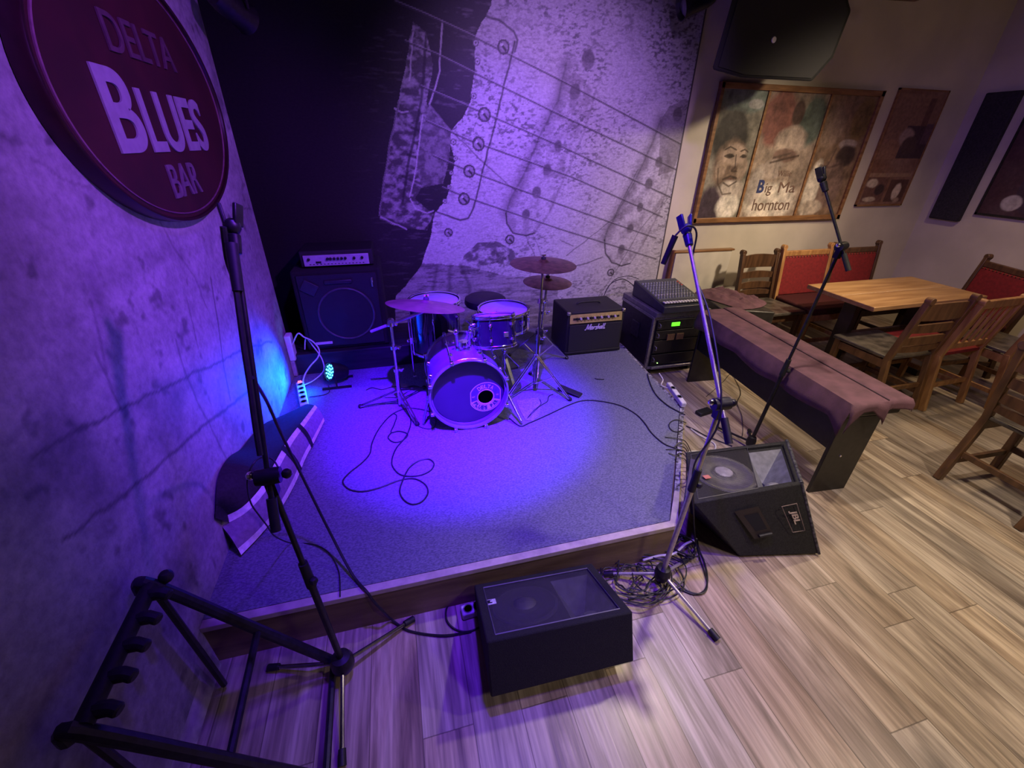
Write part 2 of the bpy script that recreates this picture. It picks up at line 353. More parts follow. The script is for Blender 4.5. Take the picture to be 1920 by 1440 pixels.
def left_wall(U, V):
    b = .36 + .30 * (fbm(U, V, 1.6, 3, 5) - .5) + .26 * (fbm(U * .6, V * 1.4, 9, 11, 4) - .5)
    st = np.clip((fbm(U * 1.3, V * .7, 3.1, 21, 4) - .60) * 6, 0, 1); b = b * (1 - .35 * st)
    sp_ = np.clip((fbm(U, V, 14, 31, 3) - .70) * 9, 0, 1); b = b * (1 - .5 * sp_)
    col = [b * 1.0, b * .97, b * .97]
    dk = (.07, .065, .065)
    for p, wd, a in (([(1.017,1.156),(1.168,1.127),(1.350,1.084),(1.826,0.958),(2.339,0.820),(2.906,0.638)], .006, .6), ([(0.967,0.948),(1.110,0.898),(1.267,0.860),(1.394,0.832),(1.590,0.790),(1.927,0.702),(2.323,0.600)], .007, .6),
                     ([(1.789,1.117),(1.769,1.012),(1.762,0.841),(1.788,0.716),(1.817,0.485)], .006, .45), ([(2.293,1.231),(2.211,1.047),(2.102,0.844),(2.050,0.695)], .006, .6), ([(1.993,1.222),(1.963,1.116),(1.932,1.019)], .004, .4),
                     ([(2.002,1.514),(2.052,1.404),(2.131,1.274),(2.151,1.122)], .005, .35), ([(1.366,1.266),(1.353,1.131),(1.350,1.080)], .006, .4), ([(2.862,1.481),(3.066,1.442),(3.223,1.417)], .004, .5),
                     ([(1.447,1.397),(1.406,1.281),(1.365,1.197)], .006, .3), ([(1.478,1.748),(1.551,1.707),(1.672,1.671)], .005, .3)):
        jit = .02 * (fbm(U, V, 12, 41, 3) - .5); line(col, U + jit, V + jit, p, wd * 1.5, dk, min(1, a * 1.25), .7)
    for (y, z), r_, a in (((1.480,1.370), .045, .5), ((1.480,1.411), .03, .45), ((1.331,1.375), .06, .3), ((1.808,0.615), .03, .7), ((1.869,0.646), .022, .7), ((1.895,0.760), .02, .6),
                          ((1.123,1.156), .10, .5), ((1.111,1.045), .12, .5), ((1.147,0.968), .08, .4), ((1.178,0.696), .03, .5), ((1.355,0.644), .03, .4), ((0.998,1.108), .10, .4)):
        d = np.hypot(U - y, (V - z) * .8) + .05 * (fbm(U, V, 22, 51, 3) - .5); fill(col, np.clip((r_ - d) / .06, 0, 1), dk, a * .8)
    return col
left_m = paintmat('concrete_wall_print', .62, 38, .30, .35, .35)
wl = painted('wall_left', (-.86, -2.6, 0), (0, 1, 0), (0, 0, 1), 5.87, 3.1, 780, 400, left_wall, left_m, None, u0=-2.6)
wl['kind'] = 'structure'
dark_m = mat('dark_mural_print', (.014, .012, .013), .6, 0, (9, .4), (60, .3))
struct('wall_left_corner', MB().box2((-1.35, 3.27, 0), (-.99, 3.75, 3.1)).box2((-.99, 3.265, 0), (-.861, 3.275, 3.1)), dark_m, smooth=0)
struct('baseboard_left', MB().hexa([(-.915, -2.0, 0), (-.845, -2.0, 0), (-.845, 1.17, 0), (-.915, 1.17, 0)], [(-.915, -2.0, .10), (-.875, -2.0, .10), (-.86, 1.17, .10), (-.915, 1.17, .10)]),
       mat('scuffed_white_baseboard', (.42, .39, .38), .5, 0, (12, .25)), bev=.004)

# ---- mural: weathered guitar close-up printed in black and grey
def mural(U, V):
    big = fbm(U, V, 1.3, 5, 5); b = .46 + .16 * (big - .5)
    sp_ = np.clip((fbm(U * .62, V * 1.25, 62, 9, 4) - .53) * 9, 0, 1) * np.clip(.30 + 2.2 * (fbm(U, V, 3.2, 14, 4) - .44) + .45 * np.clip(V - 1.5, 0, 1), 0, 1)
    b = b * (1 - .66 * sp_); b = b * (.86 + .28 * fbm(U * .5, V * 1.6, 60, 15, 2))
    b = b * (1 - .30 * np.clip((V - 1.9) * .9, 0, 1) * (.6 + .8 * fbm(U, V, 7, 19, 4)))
    col = [b.copy(), b * .97, b * .98]
    jx = .020 * (fbm(U, V, 9, 61, 3) - .5); jy = .020 * (fbm(U, V, 9, 67, 3) - .5); X = U + jx; Y = V + jy
    dk = (.016, .014, .015)
    darkp = [(-1.289,3.462),(1.109,3.815),(0.840,2.710),(0.828,2.632),(0.755,2.537),(0.704,2.447),(0.699,2.266),(0.661,2.072),(0.601,1.963),(0.517,1.893),(0.489,1.823),(0.523,1.687),(0.488,1.518),(0.448,1.413),(0.374,1.334),(0.328,1.294),(0.299,1.137),(0.208,0.901),(0.073,0.748),(-0.043,0.633),(-0.221,-0.715),(-3.103,-0.801)]
    fill(col, inside(X, Y, darkp), dk)
    # scratches of the dark lacquer
    sc_ = np.clip((fbm(U * 1.0 + V * .35, V * 6, 9, 71, 4) - .63) * 7, 0, 1) * np.clip((U + .3) / .9, 0, 1)
    fill(col, inside(X, Y, darkp) * sc_, (.13, .12, .125), .7)
    plate = [(0.290,2.507),(0.374,2.456),(0.403,2.282),(0.341,2.061),(0.381,1.981),(0.489,1.823),(0.465,1.686),(0.347,1.537),(0.252,1.492),(0.195,1.416),(0.280,1.335),(0.328,1.294),(0.307,1.242),(0.267,1.172),(0.106,1.193),(-0.093,1.263),(-0.038,1.501),(0.061,1.823),(0.145,2.055),(0.223,2.303)]
    pn = np.clip((fbm(U * .8, V * 1.3, 24, 81, 5) - .40) * 4, 0, 1); fill(col, inside(X, Y, plate), (.09, .08, .085), .6); fill(col, inside(X, Y, plate) * pn, (.36, .34, .35), .8)
    for p in ([(0.374,2.456),(0.303,2.060),(0.238,1.860),(0.166,1.648),(0.098,1.386)], [(0.490,2.463),(0.454,2.254),(0.385,2.043)], [(0.173,1.720),(0.310,1.685)], [(0.118,1.575),(0.254,1.519)], [(0.218,1.893),(0.370,1.842)]): line(col, X, Y, p, .012, dk, .8)
    blk = [(0.362,2.043),(0.508,1.879),(0.481,1.686),(0.429,1.518),(0.252,1.492),(0.237,1.685),(0.285,1.861)]; bn = np.clip((fbm(U, V, 22, 83, 4) - .45) * 6, 0, 1)
    fill(col, inside(X, Y, blk), (.10, .09, .095), .7); fill(col, inside(X, Y, blk) * bn, (.26, .245, .25), .6)
    for p in ([(0.145,2.055),(0.061,1.823),(-0.038,1.501),(-0.089,1.295)], [(0.482,2.519),(0.450,2.254),(0.363,2.049)], [(0.362,2.043),(0.508,1.879),(0.683,1.725)], [(-0.083,1.279),(0.038,1.228),(0.105,1.185)], [(0.307,1.979),(0.259,1.791),(0.211,1.575),(0.156,1.431)], [(0.109,2.006),(0.152,1.984),(0.201,1.992)], [(0.284,2.451),(0.252,2.305),(0.232,2.183)], [(0.162,1.416),(0.188,1.337),(0.278,1.303),(0.330,1.318)]): line(col, X, Y, p, .007, (.50, .47, .48), .75)
    low = [(-0.043,0.633),(0.073,0.748),(0.208,0.901),(0.564,0.870),(1.000,0.742),(1.447,0.717),(1.521,-0.314),(-0.150,-0.110)]; ln = np.clip(.3 + (fbm(U * .6, V * 5, 6, 91, 4) - .45) * 3, 0, 1)
    fill(col, inside(X, Y, low), (.17, .155, .16), .8); fill(col, inside(X, Y, low) * ln, (.36, .34, .35), .75); fill(col, inside(X, Y, low) * np.clip((fbm(U * .7, V * 4, 16, 92, 4) - .56) * 7, 0, 1), (.07, .06, .065), .7)
    for p in ([(0.333,0.872),(0.281,0.664),(0.241,0.393)], [(0.448,0.876),(0.421,0.655),(0.447,0.428)], [(0.541,0.876),(0.604,0.668),(0.578,0.495)], [(1.213,0.527),(1.434,0.431),(1.730,0.269)]): line(col, X, Y, p, .030, (.05, .045, .048), .6, 1)
    blob = [(0.523,0.793),(0.568,0.952),(0.687,1.059),(0.852,1.067),(1.021,0.979),(1.049,0.837),(0.851,0.884),(0.730,0.862),(0.681,0.798)]  # shadow-like dark patch painted into the mural colour
    fill(col, inside(X, Y, blob) * np.clip(.25 + (fbm(U, V * 1.5, 18, 93, 4) - .35) * 3.5, 0, 1), (.06, .052, .056), .85)
    # plate outline and notch
    for p, wd, a in (([(0.994,2.440),(0.855,1.959),(0.745,1.613),(0.663,1.345),(0.616,1.263),(0.553,1.244),(0.449,1.279),(0.343,1.318),(0.297,1.221),(0.250,1.172)], .010, .85), ([(0.764,2.580),(0.896,2.540),(0.981,2.499),(1.014,2.450),(0.995,2.388)], .010, .8),
                     ([(-0.077,1.294),(0.039,1.236),(0.099,1.206),(0.224,1.173)], .007, .6), ([(0.145,2.055),(0.061,1.823),(-0.038,1.501),(-0.091,1.279)], .006, .7), ([(0.362,2.043),(0.505,1.882),(0.725,1.688),(0.898,1.555),(1.035,1.455)], .006, .7),
                     ([(-0.206,1.965),(-0.193,1.751),(-0.181,1.539),(-0.179,1.233),(-0.193,0.898)], .008, .5), ([(2.118,1.616),(1.945,1.225),(1.727,1.069),(1.516,0.911)], .006, .6), ([(1.567,0.811),(1.726,0.833),(1.884,0.885)], .007, .7),
                     ([(2.591,1.530),(2.233,1.125),(2.065,0.786),(1.879,0.480)], .006, .5), ([(1.443,1.056),(1.577,0.995)], .007, .6), ([(1.116,1.112),(1.196,0.948),(1.242,0.827)], .006, .5), ([(1.189,1.110),(1.273,0.922)], .005, .5),
                     ([(-0.915,1.524),(-0.490,1.497),(-0.072,1.483)], .004, .4)):
        line(col, X, Y, p, wd, dk, a, .6)
    # pickups: capsule shapes with a dark left rim
    for lft, rim, rgt in (([(1.398,2.330),(1.343,2.095),(1.244,1.915),(1.100,1.614),(0.968,1.373),(0.936,1.290)], [(0.936,1.290),(0.946,1.205),(1.004,1.133),(1.116,1.107),(1.203,1.127)], [(1.203,1.127),(1.327,1.283),(1.452,1.574),(1.588,1.886),(1.661,2.175)]),
                          ([(2.264,1.995),(2.218,1.819),(2.125,1.574),(1.988,1.292),(1.905,1.134),(1.885,1.041)], [(1.885,1.041),(1.912,0.919),(1.991,0.830),(2.092,0.795),(2.186,0.811)], [(2.186,0.811),(2.288,0.978),(2.401,1.262),(2.472,1.616)])):
        d = dseg(X, Y, lft); k = np.clip((.085 - d) / .08, 0, 1) * .62 * np.clip(.4 + 1.2 * fbm(U, V, 20, 95, 3), 0, 1); fill(col, k, (.07, .06, .065))
        line(col, X, Y, lft, .010, dk, .35); line(col, X, Y, rim, .009, dk, .9)
        pm = inside(X, Y, lft + rim + rgt); fill(col, pm * np.clip((fbm(U, V, 17, 97, 4) - .42) * 4, 0, 1), (.16, .14, .15), .55); line(col, X, Y, rgt, .012, (.12, .10, .11), .35)
    fill(col, inside(X, Y, [(2.264,1.995),(2.328,2.090),(2.465,2.150),(2.546,2.134),(2.543,1.944),(2.472,1.616),(2.336,1.574)]), (.12, .10, .11), .6)
    for p in ([(0.180,2.608),(0.382,2.554),(0.667,2.468),(1.376,2.231),(2.456,1.847),(2.637,1.785)], [(0.226,2.405),(0.438,2.344),(0.660,2.264),(1.339,2.025),(2.437,1.654),(2.694,1.565)], [(0.311,2.156),(0.652,2.045),(1.392,1.800),(2.468,1.416),(2.698,1.326)],
              [(0.331,1.946),(0.645,1.829),(1.519,1.570),(2.446,1.237)], [(0.361,1.722),(0.637,1.616),(1.465,1.345),(2.417,1.047)], [(0.419,1.499),(0.630,1.418),(1.440,1.156),(2.458,0.850)]):
        line(col, U, V + .008, p, .0085, (.04, .035, .04), .8); line(col, U, V, p, .004, (.42, .40, .41), .45)
    def screw(x, z, r, dark=.8):
        d = np.hypot(U - x, V - z); fill(col, d < r, (.22, .20, .21), .75); fill(col, (d < r) & (d > r * .72), dk, dark)
        fill(col, (d < r * .7) & (np.abs((U - x) * .7 + (V - z) * .7) < r * .16), dk, .9); fill(col, (np.hypot(U - x + r * .3, V - z - r * .3) < r * .22), (.6, .58, .6), .7)
    for (x, z), r_ in (((0.765,1.991), .050), ((0.715,1.798), .050), ((0.637,1.609), .048), ((0.586,1.407), .048), ((0.912,2.405), .045), ((0.445,1.150), .036), ((0.976,1.076), .042), ((1.988,0.734), .038)): screw(x, z, r_)
    for (x, z), r_ in (((0.521,1.809), .022), ((0.531,1.698), .018), ((0.493,1.597), .018), ((0.470,1.495), .018), ((0.430,1.393), .020), ((0.720,2.313), .022), ((0.711,2.418), .022), ((0.686,2.106), .022)):
        d = np.hypot(U - x, V - z); fill(col, d < r_, (.40, .38, .39)); fill(col, (d < r_ * 1.0) & (d > r_ * .7), dk, .8); fill(col, d < r_ * .35, dk, .8)
    for (x, z), r_ in (((1.572,2.365), .058), ((1.483,2.161), .05), ((1.369,1.792), .040), ((1.288,1.622), .044), ((1.203,1.449), .046), ((1.115,1.278), .042), ((2.417,2.037), .05), ((2.313,1.687), .040), ((2.253,1.509), .042), ((2.198,1.320), .040), ((2.131,1.137), .040), ((2.068,0.952), .040)):
        d = np.hypot((X - x), (Y - z) * .82); fill(col, np.clip((r_ - d) / .012, 0, 1), (.085, .075, .08), .85); fill(col, (d < r_ * .9) & (Y - z < -r_ * .3), (.26, .24, .25), .35)
    fade = np.clip((2.47 - U) / .05, .0, 1)
    return [c for c in col]
mm = paintmat('mural_print', .55, 48, .35, .2, .35, (1, 1, 1.6))
mt = thing('mural_panel', 'tall wall mural of a weathered electric guitar, strings and pickups in black and grey', 'mural', (.77, 3.72, 0))
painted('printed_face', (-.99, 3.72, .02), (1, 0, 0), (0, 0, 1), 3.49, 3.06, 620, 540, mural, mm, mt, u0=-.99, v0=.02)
obj('panel_edge', MB().box2((2.50, 3.718, .02), (2.512, 3.749, 3.08)).box2((-.985, 3.722, .02), (2.50, 3.749, 3.08)), mat('dark_panel_edge', (.07, .06, .06), .6), mt, smooth=0)

# ---- stage
def carpet_mat():
    m = mat('blue_grey_carpet', (.23, .24, .30), .95, 0, (90, .2), (260, 1.0), spec=.15, stretch=(1, 1.8, 1), col2=(.125, .13, .17)); return m
st = thing('stage_platform', 'low stage platform covered in blue grey carpet with plywood front board', 'stage', (.5, 2.3, 0))
top = [(-.86, 1.18), (1.155, 1.18), (1.81, 2.087), (1.85, 2.65), (1.90, 3.12), (1.92, 3.715), (-.858, 3.715)]
tri = MB(); inn = [(-.86, 1.215), (1.135, 1.215), (1.785, 2.10), (1.83, 2.65), (1.88, 3.12), (1.90, 3.715), (-.858, 3.715)]
obj('carpet', MB().prism([(x, y, .19) for x, y in inn], (0, 0, SH - .19)), carpet_mat(), st, smooth=0)
obj('edge_trim', MB().prism([(x, y, .198) for x, y in [(-.86, 1.178), (1.157, 1.178), (1.30, 1.376), (1.278, 1.392), (1.137, 1.214), (-.86, 1.214)]], (0, 0, .026)),
    mat('pale_edge_trim', (.50, .43, .36), .5, 0, (20, .1)), st, bev=.002)
obj('edge_trim', MB().prism([(x, y, .198) for x, y in [(1.301, 1.378), (1.813, 2.087), (1.853, 2.65), (1.903, 3.12), (1.923, 3.715), (1.901, 3.715), (1.881, 3.12), (1.831, 2.65), (1.788, 2.098), (1.279, 1.393)]], (0, 0, .024)),
    mat('ragged_carpet_edge', (.27, .26, .29), .9, 0, (45, .5), (60, 1)), st, smooth=0)
ply = mat('stage_plywood', (.22, .155, .085), .6, 0, (3, .3), (30, .3), stretch=(1, 1, 7), col2=(.13, .085, .045))
obj('front_board', MB().box2((-.86, 1.185, 0), (1.150, 1.205, .20)), ply, st, smooth=0)
obj('side_board', MB().prism([(1.152, 1.186, 0), (1.808, 2.09, 0), (1.846, 2.65, 0), (1.896, 3.12, 0), (1.916, 3.715, 0), (1.896, 3.715, 0), (1.876, 3.12, 0), (1.826, 2.65, 0), (1.788, 2.10, 0), (1.132, 1.20, 0)], (0, 0, .198)), ply, st, smooth=0)
# ------------------------------------------------------------ round sign on the left wall
sg = thing('bar_sign', 'large oval red sign reading DELTA BLUES BAR on the left wall', 'sign', (-.855, 2.26, 1.87))
sc0 = Vector((-.857, 2.27, 1.925)); SR = .715
def oval(mb_):
    mb_.v = [(v[0], v[1], sc0.z + (v[2] - sc0.z) * .60) for v in mb_.v]; return mb_
obj('disc', oval(MB().lathe([(0, .036), (SR - .03, .036), (SR - .022, .036)], sc0, (1, 0, 0), 96)), mat('sign_red', (.045, .003, .007), .6, 0, (6, .15)), sg)
obj('rim', oval(MB().lathe([(SR - .022, .034), (SR - .018, .045), (SR - .004, .048), (SR, .042), (SR, 0)], sc0, (1, 0, 0), 96)), mat('sign_rim', (.025, .004, .008), .4), sg)
obj('ring', oval(MB().torus(sc0 + Vector((.037, 0, 0)), (1, 0, 0), SR - .05, .005, 96, 6)), mat('sign_ring', (.20, .09, .13), .5), sg)
lm = mat('sign_lettering', (.33, .30, .34), .5, 0, (30, .05))
fx = sc0.x + .037
def sign_word(t, y0, y1, z0, z1, bold, m=lm):
    obj('lettering', text_mb(t, (fx, y0, z0), (0, 1, 0), (0, 0, 1), y1 - y0, z1 - z0, .006, bold), m, sg, smooth=0)
sign_word('B', 1.83, 2.04, 1.755, 1.995, .02)
sign_word('LUES', 2.065, 2.66, 1.752, 1.955, .02)
sign_word('BAR', 2.11, 2.40, 1.592, 1.712, .006, mat('sign_lettering_thin', (.17, .11, .15), .5))
sign_word('DELTA', 2.00, 2.53, 2.045, 2.155, .004, mat('sign_lettering_dim', (.10, .045, .07), .5))

# ------------------------------------------------------------ framed paintings
frame_m = mat('poster_frame_wood', (.30, .15, .06), .4, 0, (6, .3), stretch=(1, 6, 6), col2=(.17, .08, .03))
paint_m = paintmat('oil_paint', .5, 30, .35, .4, .35)
def mixc(a, b, k): return [a[i] * (1 - k) + b[i] * k for i in range(3)]
def base(U, c, var, s=5, seed=1):
    V0 = var * (fbm(U[0], U[1], s, seed, 5) - .5); return [c[i] + V0 for i in range(3)]
def blob(U, V, x, y, rx, ry, soft=.25, j=.03, seed=7):
    d = np.sqrt(((U - x) / rx) ** 2 + ((V - y) / ry) ** 2) + j * 8 * (fbm(U, V, 12, seed, 3) - .5); return np.clip((1 - d) / soft, 0, 1)
PW, PH = 1.74, 1.09
def trip(U, V):   # U 0..1.74, V 0..1.09 : three painted panels
    c = base((U, V), (.40, .31, .24), .30, 6, 3)
    # panel one: woman's face looking down right
    p1 = U < .50
    fill(c, p1 * 1.0, (.27, .25, .20)); fill(c, p1 * blob(U, V, .25, .98, .30, .12), (.20, .25, .22)); fill(c, p1 * blob(U, V, .38, .95, .09, .04), (.42, .42, .40))
    fill(c, p1 * blob(U, V, .20, .70, .22, .26), (.045, .040, .035)); fill(c, p1 * blob(U, V, .25, .47, .20, .24), (.22, .15, .11)); fill(c, p1 * blob(U, V, .17, .45, .07, .10), (.34, .25, .19)); fill(c, p1 * blob(U, V, .40, .44, .06, .10), (.36, .27, .21))
    fill(c, p1 * blob(U, V, .27, .56, .15, .10), (.44, .33, .26)); fill(c, p1 * blob(U, V, .235, .555, .055, .022, .5, .01), (.035, .025, .02)); fill(c, p1 * blob(U, V, .385, .55, .04, .020, .5, .01), (.035, .025, .02)); fill(c, p1 * blob(U, V, .315, .44, .04, .03), (.14, .09, .065)); fill(c, p1 * blob(U, V, .30, .345, .075, .035, .4, .01), (.11, .05, .04)); fill(c, p1 * blob(U, V, .32, .25, .17, .12), (.60, .52, .46))
    fill(c, p1 * blob(U, V, .13, .10, .14, .24), (.08, .055, .075)); fill(c, p1 * blob(U, V, .34, .12, .15, .12), (.80, .74, .66))
    for p, w_, a in (([(.17, .60), (.22, .625), (.29, .60)], .008, .9), ([(.34, .59), (.38, .605), (.42, .585)], .008, .9), ([(.18, .55), (.23, .565), (.28, .55), (.23, .535), (.18, .55)], .008, .9), ([(.35, .545), (.38, .56), (.41, .545)], .008, .9),
                     ([(.30, .56), (.32, .46), (.29, .43), (.35, .425)], .008, .8), ([(.22, .36), (.29, .385), (.36, .37)], .012, .9), ([(.23, .33), (.30, .30), (.37, .34)], .010, .8), ([(.14, .45), (.17, .33), (.25, .23), (.34, .24)], .010, .7)):
        line(c, np.where(p1, U, 9), V, p, w_, (.06, .04, .03), a)
    # panel two: seated figure, red left of the head, green right of it, pale lower part
    q = (U >= .50) & (U < 1.17)
    fill(c, q * 1.0, (.36, .28, .22)); fill(c, q * blob(U, V, .66, .86, .20, .26), (.24, .10, .08)); fill(c, q * blob(U, V, 1.04, .84, .16, .24), (.12, .15, .125))
    fill(c, q * blob(U, V, .86, .90, .075, .11), (.10, .06, .05)); fill(c, q * blob(U, V, .86, .68, .20, .13), (.50, .40, .33)); fill(c, q * blob(U, V, .84, .56, .16, .07), (.22, .14, .11))
    fill(c, q * blob(U, V, .74, .44, .15, .10), (.44, .36, .31)); fill(c, q * blob(U, V, .96, .42, .16, .10), (.36, .28, .22)); fill(c, q * blob(U, V, .82, .16, .34, .20), (.78, .70, .60)); fill(c, q * blob(U, V, .60, .30, .09, .20), (.52, .45, .40))
    line(c, np.where(q, U, 9), V, [(.70, .50), (.84, .53), (1.0, .56)], .012, (.08, .05, .04), .8); line(c, np.where(q, U, 9), V, [(.72, .54), (.90, .58)], .012, (.12, .08, .06), .8)
    # panel three: figure in a dark hat
    t = U >= 1.17
    fill(c, t * 1.0, (.26, .17, .11)); fill(c, t * blob(U, V, 1.30, .80, .15, .20), (.34, .24, .17)); fill(c, t * blob(U, V, 1.62, .86, .14, .20), (.23, .15, .06)); fill(c, t * blob(U, V, 1.55, .66, .12, .05), (.44, .36, .31))
    fill(c, t * blob(U, V, 1.57, .56, .14, .11), (.07, .045, .04)); fill(c, t * blob(U, V, 1.46, .30, .22, .24), (.23, .15, .12)); fill(c, t * blob(U, V, 1.28, .26, .10, .28), (.78, .70, .58)); fill(c, t * blob(U, V, 1.34, .10, .16, .08), (.50, .42, .33))
    for p in ([(1.30, .48), (1.42, .46), (1.55, .50)], [(1.42, .62), (1.40, .52), (1.36, .44)]): line(c, np.where(t, U, 9), V, p, .014, (.10, .06, .05), .7)
    n = .85 + 1.1 * (fbm(U * 1.2, V * .8, 16, 55, 5) - .5); return [k * n for k in c]
pt = thing('triptych_painting', 'wide wood framed painting in three panels of blues singers on the back wall', 'painting', (3.66, 3.74, 1.17))
painted('canvas', (2.80, 3.725, 1.185), (1, 0, 0), (0, 0, 1), 1.74, 1.08, 350, 216, trip, paint_m, pt)
fm = MB(); x0, x1, z0, z1 = 2.78, 4.555, 1.165, 2.28
fm.box2((x0, 3.705, z0), (x1, 3.748, z0 + .045)); fm.box2((x0, 3.705, z1 - .045), (x1, 3.748, z1)); fm.box2((x0, 3.705, z0), (x0 + .035, 3.748, z1)); fm.box2((x1 - .04, 3.705, z0), (x1, 3.748, z1))
obj('frame', fm, frame_m, pt, bev=.003)
for x in (3.285, 3.965): obj('divider', MB().box2((x - .012, 3.712, z0 + .04), (x + .012, 3.748, z1 - .04)), frame_m, pt, bev=.002)
blu = mat('blue_brush_lettering', (.035, .05, .16), .5); brn = mat('brown_brush_lettering', (.17, .105, .08), .5)
obj('lettering', text_mb('B', (3.43, 3.724, 1.425), (1, 0, 0), (0, 0, 1), .075, .115, .002, .03), blu, pt, smooth=0)
tm = text_mb('ig', (3.525, 3.724, 1.40), (1, 0, 0), (0, 0, 1), .075, .11, .002, .0); text_mb('Ma', (3.68, 3.724, 1.425), (1, 0, 0), (0, 0, 1), .20, .095, .002, .0, mb=tm)
text_mb('hornton', (3.43, 3.724, 1.265), (1, 0, 0), (0, 0, 1), .44, .105, .002, .0, mb=tm); text_mb('Willie', (3.62, 3.724, 1.57), (1, 0, 0), (0, 0, 1), .16, .05, .002, .0, mb=tm)
obj('lettering', tm, brn, pt, smooth=0)
def collage(U, V):   # .60 x 1.0
    c = base((U, V), (.22, .12, .085), .12, 7, 13)
    def R_(x0, x1, y0, y1, k): fill(c, ((U > x0) & (U < x1) & (V > y0) & (V < y1)) * 1.0, k)
    R_(.02, .58, .60, .98, (.24, .135, .09)); R_(.42, .50, .60, .95, (.15, .075, .055)); R_(.02, .58, .42, .60, (.26, .14, .09)); R_(.26, .60, .43, .72, (.075, .045, .05)); R_(.50, .60, .56, .74, (.13, .075, .09))
    fill(c, blob(U, V, .30, .62, .10, .09), (.34, .24, .20)); fill(c, blob(U, V, .37, .55, .11, .09), (.09, .055, .05)); R_(.02, .58, .26, .30, (.30, .19, .12))
    R_(.02, .30, .02, .26, (.14, .07, .055)); fill(c, blob(U, V, .10, .20, .09, .05, j=.06), (.55, .46, .36)); fill(c, blob(U, V, .13, .05, .10, .03, j=.06), (.45, .36, .28)); fill(c, blob(U, V, .22, .14, .07, .06), (.05, .03, .03))
    R_(.33, .58, .02, .24, (.10, .05, .04)); fill(c, blob(U, V, .46, .12, .06, .09), (.58, .48, .38)); fill(c, blob(U, V, .50, .04, .05, .03), (.32, .22, .16)); return c
cp = thing('collage_poster', 'narrow poster with a collage of small pictures right of the triptych', 'poster', (5.05, 3.74, 1.30))
painted('print', (4.755, 3.731, 1.30), (1, 0, 0), (0, 0, 1), .61, 1.0, 120, 200, lambda U, V: collage(U * .6 / .61, V), paint_m, cp)
e = .012; fm = MB(); fm.box2((4.74, 3.728, 1.285), (5.38, 3.748, 1.30)); fm.box2((4.74, 3.728, 2.30), (5.38, 3.748, 2.315)); fm.box2((4.74, 3.728, 1.285), (4.755, 3.748, 2.315)); fm.box2((5.365, 3.728, 1.285), (5.38, 3.748, 2.315))
obj('frame', fm, frame_m, cp)
def pic2(U, V):
    c = base((U, V), (.07, .035, .045), .05, 5, 23)
    fill(c, blob(U, V, .38, .26, .17, .26, .1), (.05, .03, .05)); fill(c, blob(U, V, .22, .11, .085, .075, .15, .01), (.42, .38, .38)); fill(c, blob(U, V, .42, .34, .20, .06), (.26, .20, .20)); fill(c, blob(U, V, .58, .12, .22, .14), (.24, .03, .05)); return c
dp = thing('dark_picture', 'dark framed picture with red and white shapes on the right wall', 'picture', (5.74, 2.90, 1.25))
painted('print', (5.731, 3.23, 1.27), (0, -1, 0), (0, 0, 1), .75, .95, 110, 140, pic2, paint_m, dp)
fm = MB(); fm.box2((5.725, 2.46, 1.25), (5.749, 3.25, 1.27)); fm.box2((5.725, 2.46, 2.22), (5.749, 3.25, 2.24)); fm.box2((5.725, 3.23, 1.25), (5.749, 3.25, 2.24)); fm.box2((5.725, 2.46, 1.25), (5.749, 2.48, 2.24))
obj('frame', fm, blackmetal, dp)
single('acoustic_panel', MB().box2((5.69, 3.34, 1.165), (5.748, 3.62, 2.30)), mat('dark_felt', (.022, .018, .03), .9, 0, (60, .2), (300, .5)), 'tall black felt panel on the right wall beside the dark picture', 'panel', bev=.012)

# ---- low white panel board leaning under the triptych
wp = thing('heater_panel', 'plain white panel with a thin brown top edge against the wall under the triptych', 'panel', (2.98, 3.70, .0))
obj('board', MB().box2((2.66, 3.70, .12), (3.31, 3.745, .895)), mat('white_board_paint', (.62, .58, .50), .55, 0, (5, .06)), wp, bev=.004)
obj('top_edge', MB().box2((2.63, 3.69, .895), (3.33, 3.747, .912)), frame_m, wp, bev=.002)
single('wall_pipe', MB().cyl((2.605, 3.715, .0), (2.635, 3.715, .92), .022), mat('brown_pipe', (.14, .055, .035), .4), 'thin brown upright pipe at the left edge of the white panel', 'pipe')

# ---- hanging loudspeaker on the wall
sp = thing('wall_loudspeaker', 'large black loudspeaker hung high on the wall above the triptych', 'speaker', (2.85, 3.2, 2.25))
prof = [(2.173,2.950,2.735), (2.112,2.950,2.241), (2.341,2.950,2.206), (2.929,2.950,2.210), (3.048,2.950,2.349), (3.077,2.950,2.598), (3.039,2.950,2.635), (2.914,2.950,2.780)]
obj('cabinet', MB().prism([tuple(p) for p in prof], (.30, .36, .07)), tolex2, sp, bev=.012)
gp = [Vector(p) for p in prof]; cc = sum(gp, Vector()) / len(gp)
obj('grille', MB().prism([tuple(cc + (p - cc) * .93 + Vector((0, -.006, 0))) for p in gp], (0, .012, 0)), mat('speaker_grille', (.007, .0065, .009), .7, 0, (300, .2), (500, .5)), sp)
lp = Vector((2.523,2.950,2.414))
obj('badge', MB().lathe([(0, 0), (.016, 0), (.018, .004)], lp + Vector((0, -.012, 0)), (0, 1, 0), 20), mat('silver_badge', (.75, .72, .68), .4), sp)
obj('bracket', MB().bar((2.85, 3.37, 2.45), (2.85, 3.75, 2.50), .06, .05).box2((2.75, 3.735, 2.35), (2.95, 3.748, 2.62)), blackmetal, sp)
